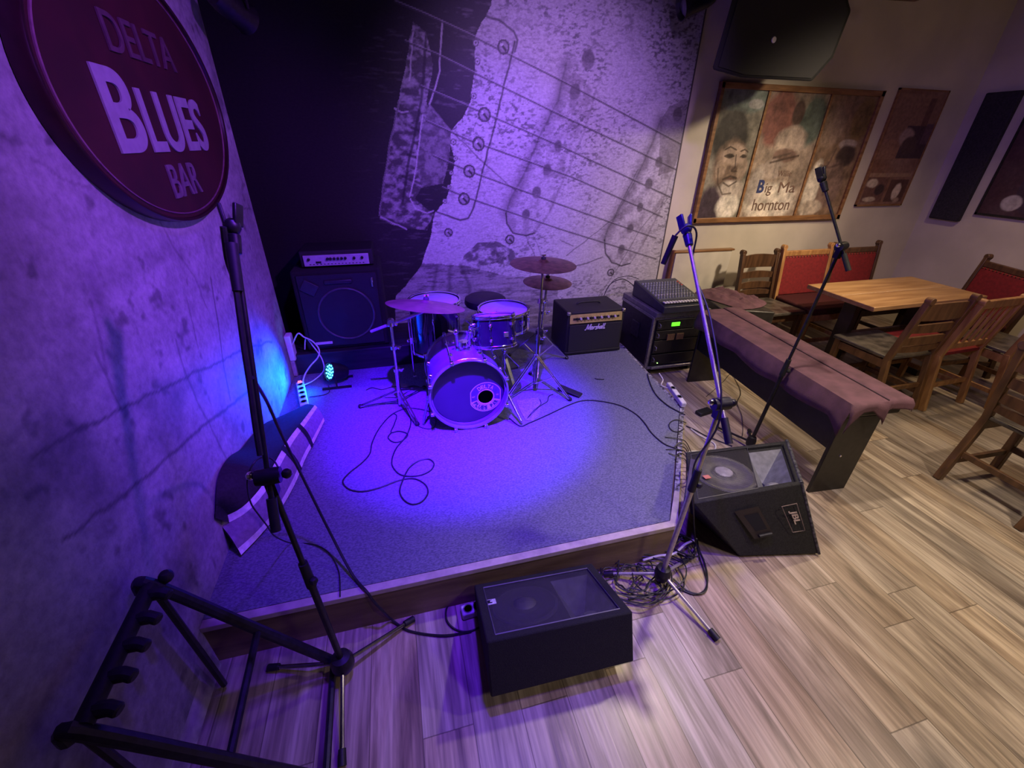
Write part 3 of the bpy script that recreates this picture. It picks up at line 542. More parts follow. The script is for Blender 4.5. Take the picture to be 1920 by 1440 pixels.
# ---- stage spot fixtures near the ceiling
def fixture(label, p, tgt, s=1.0):
    p = Vector(p); d = (Vector(tgt) - p).normalized()
    t = thing('stage_light', label, 'stage light', tuple(p))
    obj('housing', MB().lathe([(0, -.17 * s), (.06 * s, -.16 * s), (.075 * s, -.1 * s), (.08 * s, .06 * s), (.092 * s, .10 * s), (.086 * s, .10 * s), (.07 * s, .07 * s)], p, d, 24), blackmetal, t)
    obj('lens', MB().lathe([(0, .085 * s), (.05 * s, .08 * s), (.07 * s, .068 * s)], p, d, 24), mat('lamp_glass', (.10, .09, .12), .12, 0, (30, .05)), t)
    sd = d.cross(Vector((0, 0, 1))).normalized(); y = MB()
    y.tube([p + sd * .1 * s, p + sd * .1 * s + Vector((0, 0, .14 * s)), p + Vector((0, 0, .2 * s)), p - sd * .1 * s + Vector((0, 0, .14 * s)), p - sd * .1 * s], .008 * s, 6)
    y.cyl(p + Vector((0, 0, .19 * s)), (p.x, p.y, 3.1), .012 * s); obj('yoke', y, blackmetal, t); return t
fixture('black stage spotlight hanging in the dark corner right of the round sign', (-0.655,3.100,2.378), (-.4, 3.6, 2.2), .8)
fixture('black stage spotlight hanging left of the wall loudspeaker, lens turned to the stage', (2.212,3.450,2.685), (1.2, 3.6, 2.3), .9)
mt_ = Vector((3.646,3.200,2.752))
single('ceiling_fan_blade', MB().hexa([mt_ + Vector(q) for q in ((-.14, -.2, 0), (.30, -.3, .03), (.36, .1, .03), (-.10, .05, 0))], [mt_ + Vector(q) for q in ((-.14, -.2, .02), (.30, -.3, .05), (.36, .1, .05), (-.10, .05, .02))]).cyl(mt_ + Vector((.2, -.1, .03)), (mt_.x + .2, mt_.y - .1, 3.1), .012), mat('fan_wood', (.10, .05, .03), .5), 'dark wooden fan blade hanging under the ceiling at the top of the picture', 'fan', bev=.004)

# ------------------------------------------------------------ riser, bass cabinet, amplifier head
single('amp_riser', MB().box2((-.855, 3.20, SH), (.24, 3.70, .395)), mat('dark_riser_boards', (.016, .014, .016), .6, 0, (3, .4), (20, .3), stretch=(1, 8, 8)), 'low dark wooden riser under the bass cabinet in the stage corner', 'riser', bev=.004)
bc = thing('bass_cabinet', 'tall black bass cabinet with one big round speaker on the dark riser', 'speaker cabinet', (-.43, 3.42, .395))
obj('cabinet', MB().box2((-.735, 3.25, .397), (-.125, 3.66, 1.005)), tolex2, bc, bev=.018)
obj('grille', MB().box2((-.70, 3.238, .425), (-.16, 3.252, .975)), mat('steel_grille', (.010, .0095, .014), .6, .1, (300, .3), (700, .5)), bc, bev=.004)
obj('speaker_ring', MB().torus((-.405, 3.236, .675), (0, 1, 0), .195, .0085, 64, 8), mat('ring_grey', (.055, .05, .06), .45), bc)
obj('speaker_cone', MB().lathe([(.19, -.002), (.12, -.001), (.06, -.003), (0, -.006)], (-.405, 3.237, .675), (0, 1, 0), 48), mat('cone_black', (.008, .0075, .010), .7), bc)
obj('tweeter', MB().box((-.625, 3.234, .885), (.105, .012, .085), Matrix.Rotation(R(32), 3, 'Y')), mat('tweeter_grey', (.022, .02, .026), .5), bc, bev=.004)
obj('handle', MB().box2((-.52, 3.226, .905), (-.33, 3.242, .935)), mat('handle_black', (.022, .02, .026), .4), bc, bev=.006)
obj('badge', MB().box2((-.665, 3.230, .448), (-.545, 3.240, .468)), print_l, bc, bev=.003)
obj('side_handle', MB().box2((-.198, 3.226, .87), (-.186, 3.240, .94)), chrome, bc, bev=.003)
hd = thing('amplifier_head', 'rack style bass amplifier head with pale front panel on top of the bass cabinet', 'amplifier', (-.41, 3.45, 1.006))
obj('case', MB().box2((-.66, 3.315, 1.012), (-.165, 3.62, 1.125)), vinyl, hd, bev=.008)
fp_ = obj('faceplate', MB().box2((-.635, 3.300, 1.022), (-.195, 3.314, 1.097)), mat('pale_faceplate', (.50, .46, .50), .42, .3, (40, .05)), hd, bev=.002)
for x in (-.60, -.475, -.455, -.43, -.405, -.38, -.355, -.295, -.24):
    obj('knob', MB().cyl((x, 3.301, 1.070), (x, 3.286, 1.070), .0105, .009, 16), blackmetal, fp_)
obj('switch', MB().box2((-.555, 3.294, 1.043), (-.52, 3.301, 1.055)), blackmetal, fp_)
mk = MB()
for i in range(16): mk.box2((-.60 + i * .024, 3.2985, 1.032), (-.59 + i * .024, 3.3, 1.037))
obj('marking', mk, blackmetal, fp_, smooth=0)
for x in (-.62, -.21): obj('foot', MB().cyl((x, 3.35, 1.006), (x, 3.35, 1.013), .012), rubber, hd)

# ---- floor LED light and cables in the corner
lx, ly = -.545, 3.0
ld = thing('led_par_light', 'small black floor light with a grid of cyan blue leds facing the left wall', 'stage light', (lx, ly, SH))
dv = Vector((-.78, -.50, .36)).normalized(); pc = Vector((lx, ly, .325))
hs_ = obj('housing', MB().lathe([(0, -.11), (.045, -.10), (.062, -.05), (.070, .02), (.070, .032), (.064, .032), (.062, .022), (0, .022)], pc, dv, 28), blackmetal, ld)
obj('stand', MB().tube([(lx + .02, ly - .08, SH + .01), (lx + .02, ly - .085, .325), ], .006, 6).tube([(lx + .02, ly + .08, SH + .01), (lx + .02, ly + .085, .325)], .006, 6).box2((lx - .08, ly - .09, SH + .001), (lx + .12, ly - .07, SH + .012)).box2((lx - .08, ly + .07, SH + .001), (lx + .12, ly + .09, SH + .012)), blackmetal, ld)
ledm = mat('led_emitter', (.1, .5, .8), .3, emit=((.05, .62, 1), 9))
sd = dv.cross(Vector((0, 0, 1))).normalized(); uu = sd.cross(dv)
for a_, n_ in ((0, 1), (.024, 6), (.047, 11)):
    for k in range(n_):
        t = 2 * math.pi * k / n_; q = pc + dv * .024 + sd * a_ * math.cos(t) + uu * a_ * math.sin(t)
        obj('led', MB().lathe([(0, .006), (.0055, .004), (.0075, 0)], q, dv, 10), ledm, hs_)
spot('led_par_beam', tuple(pc + dv * .045), tuple(pc + Vector((-1, -.66, .08))), 240, (.0, .035, 1), 118, 1, .05)
spot('led_par_beam_cyan', tuple(pc + dv * .045), (-.86, 3.18, .66), 1.6, (.0, .45, .65), 34, 1, .02)
pw = mat('pale_power_strip', (.62, .60, .62), .4)
def power_strip(label, p0, p1, z, n, wd=.055, name='power_strip'):
    p0 = Vector((p0[0], p0[1], z)); p1 = Vector((p1[0], p1[1], z)); t = thing(name, label, 'power strip', tuple((p0 + p1) / 2))
    d = (p1 - p0).normalized(); b = d.cross(Vector((0, 0, 1)))
    bo_ = obj('body', MB().bar(p0 + Vector((0, 0, .02)), p1 + Vector((0, 0, .02)), wd, .038), pw, t, bev=.006)
    for i in range(n):
        c = p0 + (p1 - p0) * ((i + .7) / (n + .4)) + Vector((0, 0, .0385))
        obj('socket', MB().lathe([(.020, .001), (.0205, .003), (.017, .003), (.016, .0005), (0, .0005)], c, (0, 0, 1), 20), mat('socket_grey', (.16, .15, .17), .5), bo_)
    return t, p0, p1
s1, a, b = power_strip('pale power strip with a red switch lying on the stage behind the gig bag', (-0.788,3.017,0.225), (-0.706,2.671,0.225), SH, 5)
obj('switch', MB().box(a + (b - a) * .05 + Vector((0, 0, .044)), (.022, .022, .01)), mat('red_switch', (.8, .1, .05), .3, emit=((1, .12, .05), 2.5)), s1)
def cable(label, pts, r=.0035, m=cable_m, group=None, k=8, name='cable', cat='cable'):
    return single(name, MB().tube(crom(pts, k), r, 7), m, label, cat, group)
cable('white power cable looping from the pale power strip behind the gig bag to the corner', [(-0.765,2.958,0.255), (-0.760,3.080,0.278), (-0.709,3.100,0.342), (-0.651,3.130,0.392), (-0.635,3.150,0.447), (-0.668,3.160,0.511), (-0.721,3.170,0.546), (-0.759,3.175,0.573), (-.83, 3.19, .46)], .0055, white_cable)
cable('white power cable crossing the stage corner toward the bass cabinet', [(-0.753,2.971,0.255), (-0.690,3.040,0.254), (-0.625,3.100,0.296), (-0.627,3.130,0.381), (-0.672,3.170,0.464), (-0.712,3.185,0.530), (-.74, 3.19, .44)], .0045, white_cable)
cb_ = thing('wall_socket_box', 'pale blue lit plastic socket box low on the left wall beside the bass cabinet', 'socket', (-.85, 3.22, .38))
obj('box', MB().box2((-.859, 3.17, .36), (-.815, 3.255, .56)), white_pl, cb_, bev=.008)
obj('trunking', MB().box2((-.859, 3.175, .232), (-.83, 3.235, .36)), mat('trunking', (.40, .34, .36), .5), cb_, bev=.003)

# ------------------------------------------------------------ gig bag against the left wall
gb = thing('gig_bag', 'long black gig bag with a pale side leaning on the left wall of the stage', 'bag', (-.76, 1.9, SH))
F_ = [(-0.794,1.481,0.235), (-0.742,1.577,0.235), (-0.689,1.709,0.235), (-0.648,1.895,0.235), (-0.626,2.102,0.235), (-0.597,2.267,0.235), (-0.566,2.479,0.235)]
E_ = [(-0.891,1.595,0.360), (-0.780,1.601,0.400), (-0.714,1.714,0.420), (-0.697,1.902,0.410), (-0.683,2.121,0.380), (-0.652,2.328,0.350), (-0.623,2.568,0.310)]
Wd = [(-.85, 1.53, .43), (-.85, 1.66, .53), (-.85, 1.80, .53), (-.85, 1.95, .47), (-.85, 2.12, .43), (-.83, 2.32, .38), (-.72, 2.52, .31)]
def lerp(a_, b_, t): return tuple(a_[i] + (b_[i] - a_[i]) * t for i in range(3))
def res(P, k=5): return crom(P, k)
Fr, Er, Wr = res(F_), res(E_), res(Wd); n = len(Fr)
def bulge(p, q, t, d, amt): return Vector(lerp(p, q, t)) + Vector(d) * amt * math.sin(math.pi * t)
def strip(t0, t1, off=.0):
    s = MB(); s.loft([[bulge(Fr[i], Er[i], t0 + (t1 - t0) * j / 6, (.6, -.2, .7), .016) + Vector((.6, -.2, .7)) * off for j in range(7)] for i in range(n)]); return s
body = MB()
rows = []
for i in range(n):
    r_ = [bulge(Fr[i], Er[i], j / 8, (.6, -.2, .7), .012) for j in range(8)] + [bulge(Er[i], Wr[i], j / 6, (.2, -.1, 1), .03) for j in range(7)]
    r_ += [Vector(lerp(Wr[i], (-.80, Wr[i][1] + .10, .24), j / 2)) for j in (1, 2)]
    rows.append(r_)
body.loft(rows, closed=True); m_ = len(rows[0]); body.f.append(tuple(range(m_))); body.m.append(0); body.f.append(tuple((n - 1) * m_ + k for k in range(m_ - 1, -1, -1))); body.m.append(0)
obj('body', body, mat('black_nylon', (.014, .013, .016), .75, 0, (80, .2), (300, .5)), gb, smooth=50)
obj('side_panel', strip(.15, .82, .004), mat('pale_side_cloth', (.27, .20, .30), .7, 0, (50, .1), (200, .4)), gb)
obj('edge_piping', strip(.79, .985, .006), mat('pale_piping', (.85, .82, .76), .6, 0, (40, .1)), gb)
obj('edge_piping', strip(.015, .17, .006), MATS['pale_piping'], gb)
for k_ in (10, 17, 23):
    s = MB(); s.loft([[bulge(Fr[i], Er[i], j / 6, (.6, -.2, .7), .016) + Vector((.6, -.2, .7)) * .010 for j in range(7)] for i in (k_, k_ + 1)]); obj('strap', s, cable_m, gb)
# ------------------------------------------------------------ drum kit
def drum(name, label, c, ax, r, depth, nlug, head='top', logo=None, ref=None, hoop=chrome, shell=None, lugphase=.0):
    """c = centre of the struck head, ax = direction from that head into the drum"""
    c = Vector(c); ax = Vector(ax).normalized(); t = thing(name, label, 'drum', tuple(c + ax * depth))
    a = ax.orthogonal().normalized() if ref is None else (Vector(ref) - ax * Vector(ref).dot(ax)).normalized(); b = ax.cross(a)
    obj('shell', MB().lathe([(r - .006, .004), (r, .006), (r, depth - .006), (r - .006, depth - .004)], c, ax, 56), shell or shell_m, t)
    obj('head', MB().lathe([(0, .006), (r - .008, .006), (r - .002, .0085)], c, ax, 56), head_m, t)
    obj('lower_head', MB().lathe([(0, depth - .006), (r - .004, depth - .006)], c, ax, 48), head_m, t)
    for h in (-.004, depth - .016):
        obj('hoop', MB().lathe([(r + .001, h), (r + .010, h), (r + .012, h + .003), (r + .008, h + .006), (r + .008, h + .015), (r + .013, h + .018), (r + .012, h + .021), (r + .001, h + .021), (r + .001, h)], c, ax, 56), hoop, t)
    for k in range(nlug):
        u = 2 * math.pi * (k + lugphase) / nlug; e_ = a * math.cos(u) + b * math.sin(u)
        for h in ((depth * .26, depth * .74) if depth > .16 else (depth * .5,)):
            l_ = MB(); l_.lathe([(0, .022), (.009, .018), (.012, .008), (.013, 0)], c + ax * h + e_ * r, e_, 10)
            l_.cyl(c + ax * (h - .022) + e_ * (r + .010), c + ax * (h + .022) + e_ * (r + .010), .0075, n=8)
            obj('lug', l_, chrome, t)
        obj('tension_rod', MB().cyl(c + ax * -.008 + e_ * (r + .012), c + ax * (depth + .008) + e_ * (r + .012), .003, n=6), chrome, t)
    return t
# bass drum
kc = Vector((.335, 2.215, .470)); KR = .230; kd = .40; ka = Vector((.02, 1, 0)).normalized()
kt = thing('bass_drum', 'black bass drum with the round DELTA BLUES BAR badge and port hole on its front', 'drum', (kc.x, kc.y + .2, SH))
obj('shell', MB().lathe([(KR - .008, .0), (KR + .001, .0), (KR + .001, kd), (KR - .008, kd)], kc, ka, 80), mat('bass_shell', (.17, .12, .28), .3, 0, (12, .1), coat=.3), kt)
for h in (-.030, kd - .005):
    obj('hoop', MB().lathe([(KR + .003, h), (KR + .010, h), (KR + .013, h + .004), (KR + .013, h + .030), (KR + .010, h + .034), (KR + .003, h + .034), (KR + .003, h)], kc, ka, 80), mat('bass_hoop', (.34, .33, .40), .25, .5, (30, .05)), kt)
obj('hoop_inlay', MB().torus(kc + ka * -.012, ka, KR + .0135, .003, 80, 6), chrome, kt)
front_m = mat('front_head_dark', (.055, .045, .08), .42, 0, (4, .08))
hx = Vector((1, 0, 0)); hz = Vector((0, 0, 1)); lc = kc + hx * .108 + hz * -.055 + ka * .030; hr = .050
# front head with a round port hole
hp = MB(); nn_ = 96; outer = []; inner = []
for i in range(nn_):
    t = 2 * math.pi * i / nn_; inner.append(lc + (hx * math.cos(t) + hz * math.sin(t)) * hr)
    # ray from the hole centre to the drum rim
    d_ = hx * math.cos(t) + hz * math.sin(t); o_ = lc - (kc + ka * .030); bq = o_.dot(d_); cq = o_.dot(o_) - (KR - .004) ** 2; s_ = -bq + math.sqrt(bq * bq - cq); outer.append(lc + d_ * s_)
hp.add(inner + outer, [(i, nn_ + i, nn_ + (i + 1) % nn_, (i + 1) % nn_) for i in range(nn_)])
obj('front_head', hp, front_m, kt)
obj('port_ring', MB().torus(lc, ka, hr + .002, .004, 48, 6), print_l, kt)
obj('rear_head', MB().lathe([(0, kd - .008), (KR - .004, kd - .008)], kc, ka, 64), mat('rear_head', (.03, .03, .04), .5), kt)
bd = lc + ka * -.003
def oct_ring(r0, r1, dep):
    s = MB(); A = []; B_ = []
    for i in range(96):
        t = 2 * math.pi * i / 96; q = max(abs(math.cos(t)) / .90, 1.0 if True else 0); 
        def pt_(r): 
            x = max(-.92 * r, min(.92 * r, r * math.cos(t))); return bd + hx * x + hz * r * math.sin(t) + ka * dep
        A.append(pt_(r0)); B_.append(pt_(r1))
    s.add(A + B_, [(i, 96 + i, 96 + (i + 1) % 96, (i + 1) % 96) for i in range(96)]); return s
bdg = obj('badge', oct_ring(hr + .004, .102, .0018), mat('badge_dark', (.10, .07, .16), .4), kt, smooth=0)
obj('badge_outline', oct_ring(.100, .106, .0012), print_l, bdg, smooth=0)
bb = MB()   # pale band behind BLUES BAR
P0 = []; P1 = []
for i in range(41):
    t = R(197 + 146 * i / 40); P0.append(bd + (hx * math.cos(t) + hz * math.sin(t)) * (hr + .006) + ka * .0008); P1.append(bd + (hx * math.cos(t) + hz * math.sin(t)) * .097 + ka * .0008)
bb.add(P0 + P1, [(i, i + 1, 42 + i, 41 + i) for i in range(40)]); obj('badge_band', bb, print_l, bdg, smooth=0)
def arc_text(txt, rad, a0, a1, h, wd, m, flip=False, base_dep=-.0008):
    s = MB(); n_ = len(txt)
    for i, ch in enumerate(txt):
        if ch == ' ': continue
        t = R(a0 + (a1 - a0) * (i + .5) / n_); rd = hx * math.cos(t) + hz * math.sin(t)
        upv = -rd if flip else rd; rt = upv.cross(ka) * -1
        rt = (hx * math.sin(t) - hz * math.cos(t)); rt = -rt if flip else rt
        o_ = bd + rd * rad + ka * base_dep - rt * wd * .5 - upv * h * .5
        wch = wd * (.45 if ch == 'I' else 1); s = text_mb(ch, o_, rt, upv, wch, h, .0008, .035, mb=s)
    obj('badge_lettering', s, m, bdg, smooth=0)
arc_text('DELTA', .077, 130, 50, .028, .0195, print_l)
arc_text('BLUES BAR', .076, 202, 338, .028, .0175, mat('badge_text_dark', (.05, .035, .09), .4), flip=True)
for sx in (-1, 1):
    obj('badge_mark', text_mb('EST' if sx < 0 else 'HK', bd + hx * (sx * .076 - .010) + hz * .004 + ka * -.0006, hx, hz, .019, .011, .0008, .02), print_l, bdg, smooth=0)
for k in range(8):
    u = R(22.5 + 45 * k); e_ = hx * math.cos(u) + hz * math.sin(u)
    for h in (-.034, kd + .002): obj('claw', MB().box(kc + ka * (h + .006) + e_ * (KR + .020), (.022, .03, .022)), chrome, kt, bev=.003)
    obj('tension_rod', MB().cyl(kc + ka * -.05 + e_ * (KR + .026), kc + ka * (kd + .03) + e_ * (KR + .026), .0035, n=6), chrome, kt)
    for h in (.11, .29): obj('lug', MB().lathe([(0, .024), (.012, .020), (.016, .010), (.017, 0)], kc + ka * h + e_ * (KR - .004), e_, 12), chrome, kt)
for sx, foot in ((1, (0.653,2.149,0.230)), (-1, (0.050,2.295,0.230))):
    p0 = kc + ka * .08 + hx * sx * (KR + .01) + hz * -.06
    obj('spur', MB().cyl(p0 + Vector((0, 0, .03)), Vector(foot) + Vector((0, 0, .03)), .0085).cyl(Vector(foot) + Vector((0, 0, .03)), foot, .006, .001).ball(p0, .02, 10), steel, kt)
mh = MB(); mb0 = kc + ka * .17 + hz * (KR - .004)
mh.lathe([(.052, 0), (.050, .014), (.035, .022), (.030, .05), (0, .052)], mb0, hz, 24)
for dx in (-.035, .035):
    mh.cyl(mb0 + Vector((dx, 0, .02)), mb0 + Vector((dx * 1.2, 0, .11)), .010); mh.ball(mb0 + Vector((dx * 1.25, 0, .115)), .018, 10); mh.bar(mb0 + Vector((dx * 1.6, -.01, .12)), mb0 + Vector((dx * 2.6, -.015, .135)), .014, .006); mh.ball(mb0 + Vector((dx * 1.9, -.02, .06)), .010, 8)
obj('tom_mount', mh, chrome, kt)
# rack tom, snare, floor tom
tx = Vector((.545, 2.46, .872))
tt = drum('rack_tom', 'black rack tom with chrome hoops mounted above the right side of the bass drum', tx, (0, -.26, -1), .128, .190, 6, ref=(0, -1, 0), lugphase=.35)
obj('badge', MB().box(tx + Vector((.045, -.150, -.075)), (.030, .006, .034)), steel, tt, bev=.004)
arm = MB(); arm.tube(crom([mb0 + Vector((.05, 0, .10)), (.385, 2.40, .78), (.405, 2.44, .77)], 6), .009, 8).box((.402, 2.44, .78), (.03, .05, .07)).ball((.395, 2.43, .82), .016, 10).bar((.39, 2.43, .84), (.365, 2.41, .865), .018, .006).ball((.385, 2.42, .73), .014, 10)
obj('mounting_arm', arm, chrome, tt)
sn = drum('snare_drum', 'snare drum with a wide bright head behind the rack tom', (.695, 2.80, .79), (0, 0, -1), .172, .14, 8, ref=(0, -1, 0), lugphase=.3)
obj('badge', MB().box((.795, 2.645, .72), (.03, .006, .03), Matrix.Rotation(R(35), 3, 'Z')), steel, sn)
ss = thing('snare_stand', 'chrome tripod stand under the snare drum', 'drum stand', (.70, 2.80, SH))
obj('pole', MB().cyl((.70, 2.80, .30), (.70, 2.80, .60), .011).ball((.70, 2.80, .46), .02, 10), chrome, ss)
for k in range(3):
    t = R(40 + 120 * k); d_ = Vector((math.cos(t), math.sin(t), 0)); obj('leg', MB().bar((.70, 2.80, .44), Vector((.70, 2.80, SH + .012)) + d_ * .20, .022, .006).ball(Vector((.70, 2.80, SH + .012)) + d_ * .20, .012, 8), chrome, ss)
    obj('basket_arm', MB().tube([(.70, 2.80, .60), Vector((.70, 2.80, .61)) + d_ * .15, Vector((.70, 2.80, .65)) + d_ * .178], .006, 6), chrome, ss)
ft = drum('floor_tom', 'deep black floor tom with bright head behind the left crash cymbal', (.225, 2.97, .83), (0, 0, -1), .178, .38, 6, ref=(0, -1, 0), lugphase=.15)
for x, y in ((.045, 2.93), (.33, 2.79), (.32, 3.14)):
    d_ = (Vector((x, y, 0)) - Vector((.235, 2.97, 0))).normalized() * .012
    obj('leg', MB().cyl((x + d_.x, y + d_.y, SH + .012), (x + d_.x, y + d_.y, .72), .0075, n=10).cyl((x + d_.x, y + d_.y, SH), (x + d_.x, y + d_.y, SH + .03), .012).box((x, y, .55), (.03, .03, .045)).ball((x + d_.x * 2.5, y + d_.y * 2.5, .55), .014, 8), chrome, ft)
# throne behind the kit
th = thing('drum_throne', 'round black drum stool behind the snare drum', 'stool', (.66, 3.28, SH))
obj('seat', MB().lathe([(0, .50), (.14, .50), (.165, .485), (.17, .45), (.16, .43), (0, .43)], (.66, 3.28, SH), (0, 0, 1), 40), mat('stool_vinyl', (.02, .018, .022), .5), th)
obj('pole', MB().cyl((.66, 3.28, SH + .12), (.66, 3.28, SH + .43), .014), chrome, th)
for k in range(3):
    t = R(20 + 120 * k); obj('leg', MB().bar((.66, 3.28, SH + .25), (.66 + .24 * math.cos(t), 3.28 + .24 * math.sin(t), SH + .012), .025, .008), chrome, th)
# bass drum pedal
pd = thing('bass_drum_pedal', 'small black and chrome pedal behind the bass drum', 'pedal', (.40, 2.78, SH))
obj('footboard', MB().bar((.42, 2.98, SH + .02), (.40, 2.70, SH + .07), .07, .012).box((.42, 2.96, SH + .012), (.09, .09, .02)), blackmetal, pd, bev=.003)
obj('beater', MB().cyl((.39, 2.68, SH + .18), (.375, 2.64, SH + .30), .004).ball((.375, 2.64, SH + .31), .022, 10).cyl((.33, 2.68, SH + .18), (.45, 2.68, SH + .18), .008).cyl((.34, 2.68, SH), (.34, 2.68, SH + .19), .006).cyl((.44, 2.68, SH), (.44, 2.68, SH + .19), .006), chrome, pd)

def cymbal(name, label, c, nrm, r, m):
    c = Vector(c); nrm = Vector(nrm).normalized(); t = thing(name, label, 'cymbal', tuple(c))
    prof_ = [(.006, .026), (.018, .025), (.032, .018), (.040, .010)]
    for i in range(1, 11):
        f_ = i / 10; prof_.append((.040 + (r - .040) * f_, .010 - .022 * f_ ** 1.3 + (.0012 if i % 2 else 0)))
    prof_ += [(r - .001, -.0135)] + [(x, h - .0015) for x, h in reversed(prof_[:-1])]
    obj('plate', MB().lathe(prof_, c, nrm, 72), m, t, smooth=60)
    obj('felt', MB().lathe([(0, .040), (.014, .040), (.017, .034), (.017, .026), (.008, .026)], c, nrm, 20), mat('dark_felt_washer', (.03, .028, .03), .9), t)
    obj('wing_nut', MB().cyl(c + nrm * .038, c + nrm * .055, .007, n=8).bar(c + nrm * .052 + Vector((-.014, 0, 0)), c + nrm * .052 + Vector((.014, 0, 0)), .006, .01), chrome, t)
    return t
def tripod_stand(name, label, base, top, rt, r0=.012, collars=(), legr=.24, legz=.30, phase=0, dbl=True, cat='cymbal stand', feet=None):
    base = Vector(base); top = Vector(top); d = (top - base); t = thing(name, label, cat, tuple(base))
    P = lambda f: base + d * f
    obj('lower_tube', MB().cyl(P(.03), P(.45), r0 + .003, n=12), chrome, t); obj('upper_tube', MB().cyl(P(.42), P(1), r0 - .003, n=10), chrome, t)
    for f in collars:
        obj('collar', MB().cyl(P(f - .018), P(f + .018), r0 + .010, n=12).ball(P(f) + Vector((.03, -.01, 0)), .012, 8).bar(P(f) + Vector((.015, -.005, 0)), P(f) + Vector((.048, -.015, .012)), .012, .006), chrome, t)
    for k in range(3):
        a_ = R(phase + 120 * k); f_ = Vector((base.x + legr * math.cos(a_), base.y + legr * math.sin(a_), base.z + .012)) if feet is None else Vector(feet[k]) + Vector((0, 0, .012))
        l_ = MB(); q = base + Vector((0, 0, legz)); side = (f_ - q).cross(Vector((0, 0, 1))).normalized() * .009
        for s_ in ((-1, 1) if dbl else (0,)): l_.bar(q + side * s_, f_ + side * s_, .010 if dbl else .016, .006)
        l_.bar(base + Vector((0, 0, .07)), q.lerp(f_, .5), .010, .005)
        lg_ = obj('leg', l_, chrome, t); obj('rubber_foot', MB().ball(f_, .016, 10), rubber, lg_)
    return t
# left crash on its boom stand
cymbal('crash_cymbal', 'tilted crash cymbal left of the bass drum over the floor tom', (.140, 2.50, .958), (.15, .16, 1), .235, cymbal_m)
cs = tripod_stand('boom_cymbal_stand', 'chrome boom stand of the tilted crash cymbal left of the bass drum', (-0.084,2.563,0.225), (-0.078,2.582,0.830), 0, collars=(.46, .72, .98), legr=.27, legz=.13, phase=170)
J_ = Vector((-0.078,2.582,0.830)); Ce = Vector((.140, 2.50, .948)); Le = J_ + (J_ - Ce).normalized() * .155
obj('boom_arm', MB().cyl(Le, Ce + Vector((-.0, 0, -.03)), .0095, n=10).cyl(J_ + Vector((0, -.02, 0)), J_ + Vector((0, .02, 0)), .022), mat('satin_tube', (.62, .60, .64), .35, .7), cs)
# right cymbals
cymbal('ride_cymbal', 'upper of the two cymbals right of the drums, wide and bronze', (.985, 2.83, 1.085), (.02, -.02, 1), .232, cymbal_d)
tripod_stand('ride_cymbal_stand', 'front chrome cymbal stand right of the bass drum, holding the upper cymbal', (0.865,2.537,0.225), (.985, 2.83, 1.10), 0, collars=(.42, .70), legr=.27, phase=200)
cymbal('small_cymbal', 'lower smaller bronze cymbal right of the drums under the wide one', (1.085, 3.0, .905), (.02, -.03, 1), .185, cymbal_d)
tripod_stand('small_cymbal_stand', 'rear chrome cymbal stand with black spring under the lower cymbal', (1.02, 2.95, SH), (1.085, 3.0, .93), 0, collars=(.40, .62), legr=.28, phase=250)
single('hardware_clutch', MB().cyl((1.0, 2.88, .45), (1.0, 2.88, .56), .03).torus((1.0, 2.88, .47), (0, 0, 1), .03, .004, 20).torus((1.0, 2.88, .50), (0, 0, 1), .03, .004, 20), rubber, 'black ribbed sleeve between the two right cymbal stands', 'stand fitting')
pz = Vector((1.149,2.414,0.225))
fo = thing('cymbal_stand_pedal', 'black foot pedal plate at the foot of the right cymbal stands', 'pedal', tuple(pz))
obj('plate', MB().bar(pz + Vector((-.10, .11, .03)), pz + Vector((.02, -.02, .012)), .06, .010), rubber, fo, bev=.003)
single('carpet_patch', MB().prism([tuple(Vector(p)) for p in [(0.702,2.445,0.226),(0.862,2.452,0.226),(0.860,2.371,0.226),(0.798,2.228,0.226),(0.744,2.177,0.226),(0.697,2.201,0.226),(0.694,2.320,0.226)]], (0, 0, .003)), mat('blue_patch', (.22, .21, .27), .9, 0, (90, .2)), 'small loose carpet patch beside the right spur of the bass drum', 'carpet patch')

# ------------------------------------------------------------ guitar combo amplifier
ga = thing('guitar_amplifier', 'black guitar combo amplifier with gold control panel and white script logo', 'amplifier', (1.56, 3.24, SH))
AX0, AX1, AY, AZ = 1.30, 1.815, 3.05, .612
obj('cabinet', MB().box2((AX0, AY + .012, SH + .012), (AX1, AY + .37, AZ)), vinyl, ga, bev=.010)
obj('grille', MB().box2((AX0 + .022, AY, SH + .035), (AX1 - .022, AY + .02, AZ - .115)), grille_m, ga, bev=.003)
gold = mat('gold_panel', (.52, .45, .10), .5, 0, (40, .08))
cpn = obj('control_panel', MB().hexa([(AX0 + .022, AY + .004, AZ - .098), (AX1 - .022, AY + .004, AZ - .098), (AX1 - .022, AY + .03, AZ - .098), (AX0 + .022, AY + .03, AZ - .098)], [(AX0 + .022, AY + .012, AZ - .022), (AX1 - .022, AY + .012, AZ - .022), (AX1 - .022, AY + .03, AZ - .022), (AX0 + .022, AY + .03, AZ - .022)]), gold, ga)
for i in range(12): obj('knob', MB().cyl((AX0 + .085 + i * .031, AY + .009, AZ - .058), (AX0 + .085 + i * .031, AY - .008, AZ - .058), .0105, .009, 14), mat('knob_cream' if i % 2 else 'knob_black', (.62, .58, .5) if i % 2 else (.02, .02, .02), .4), cpn)
obj('panel_stripe', MB().box2((AX0 + .05, AY + .004, AZ - .067), (AX1 - .05, AY + .0095, AZ - .051)), mat('panel_black', (.03, .025, .02), .4), cpn)
obj('foot_rail', MB().box2((AX0 + .01, AY - .002, SH + .012), (AX1 - .01, AY + .03, SH + .034)), rubber, ga, bev=.004)
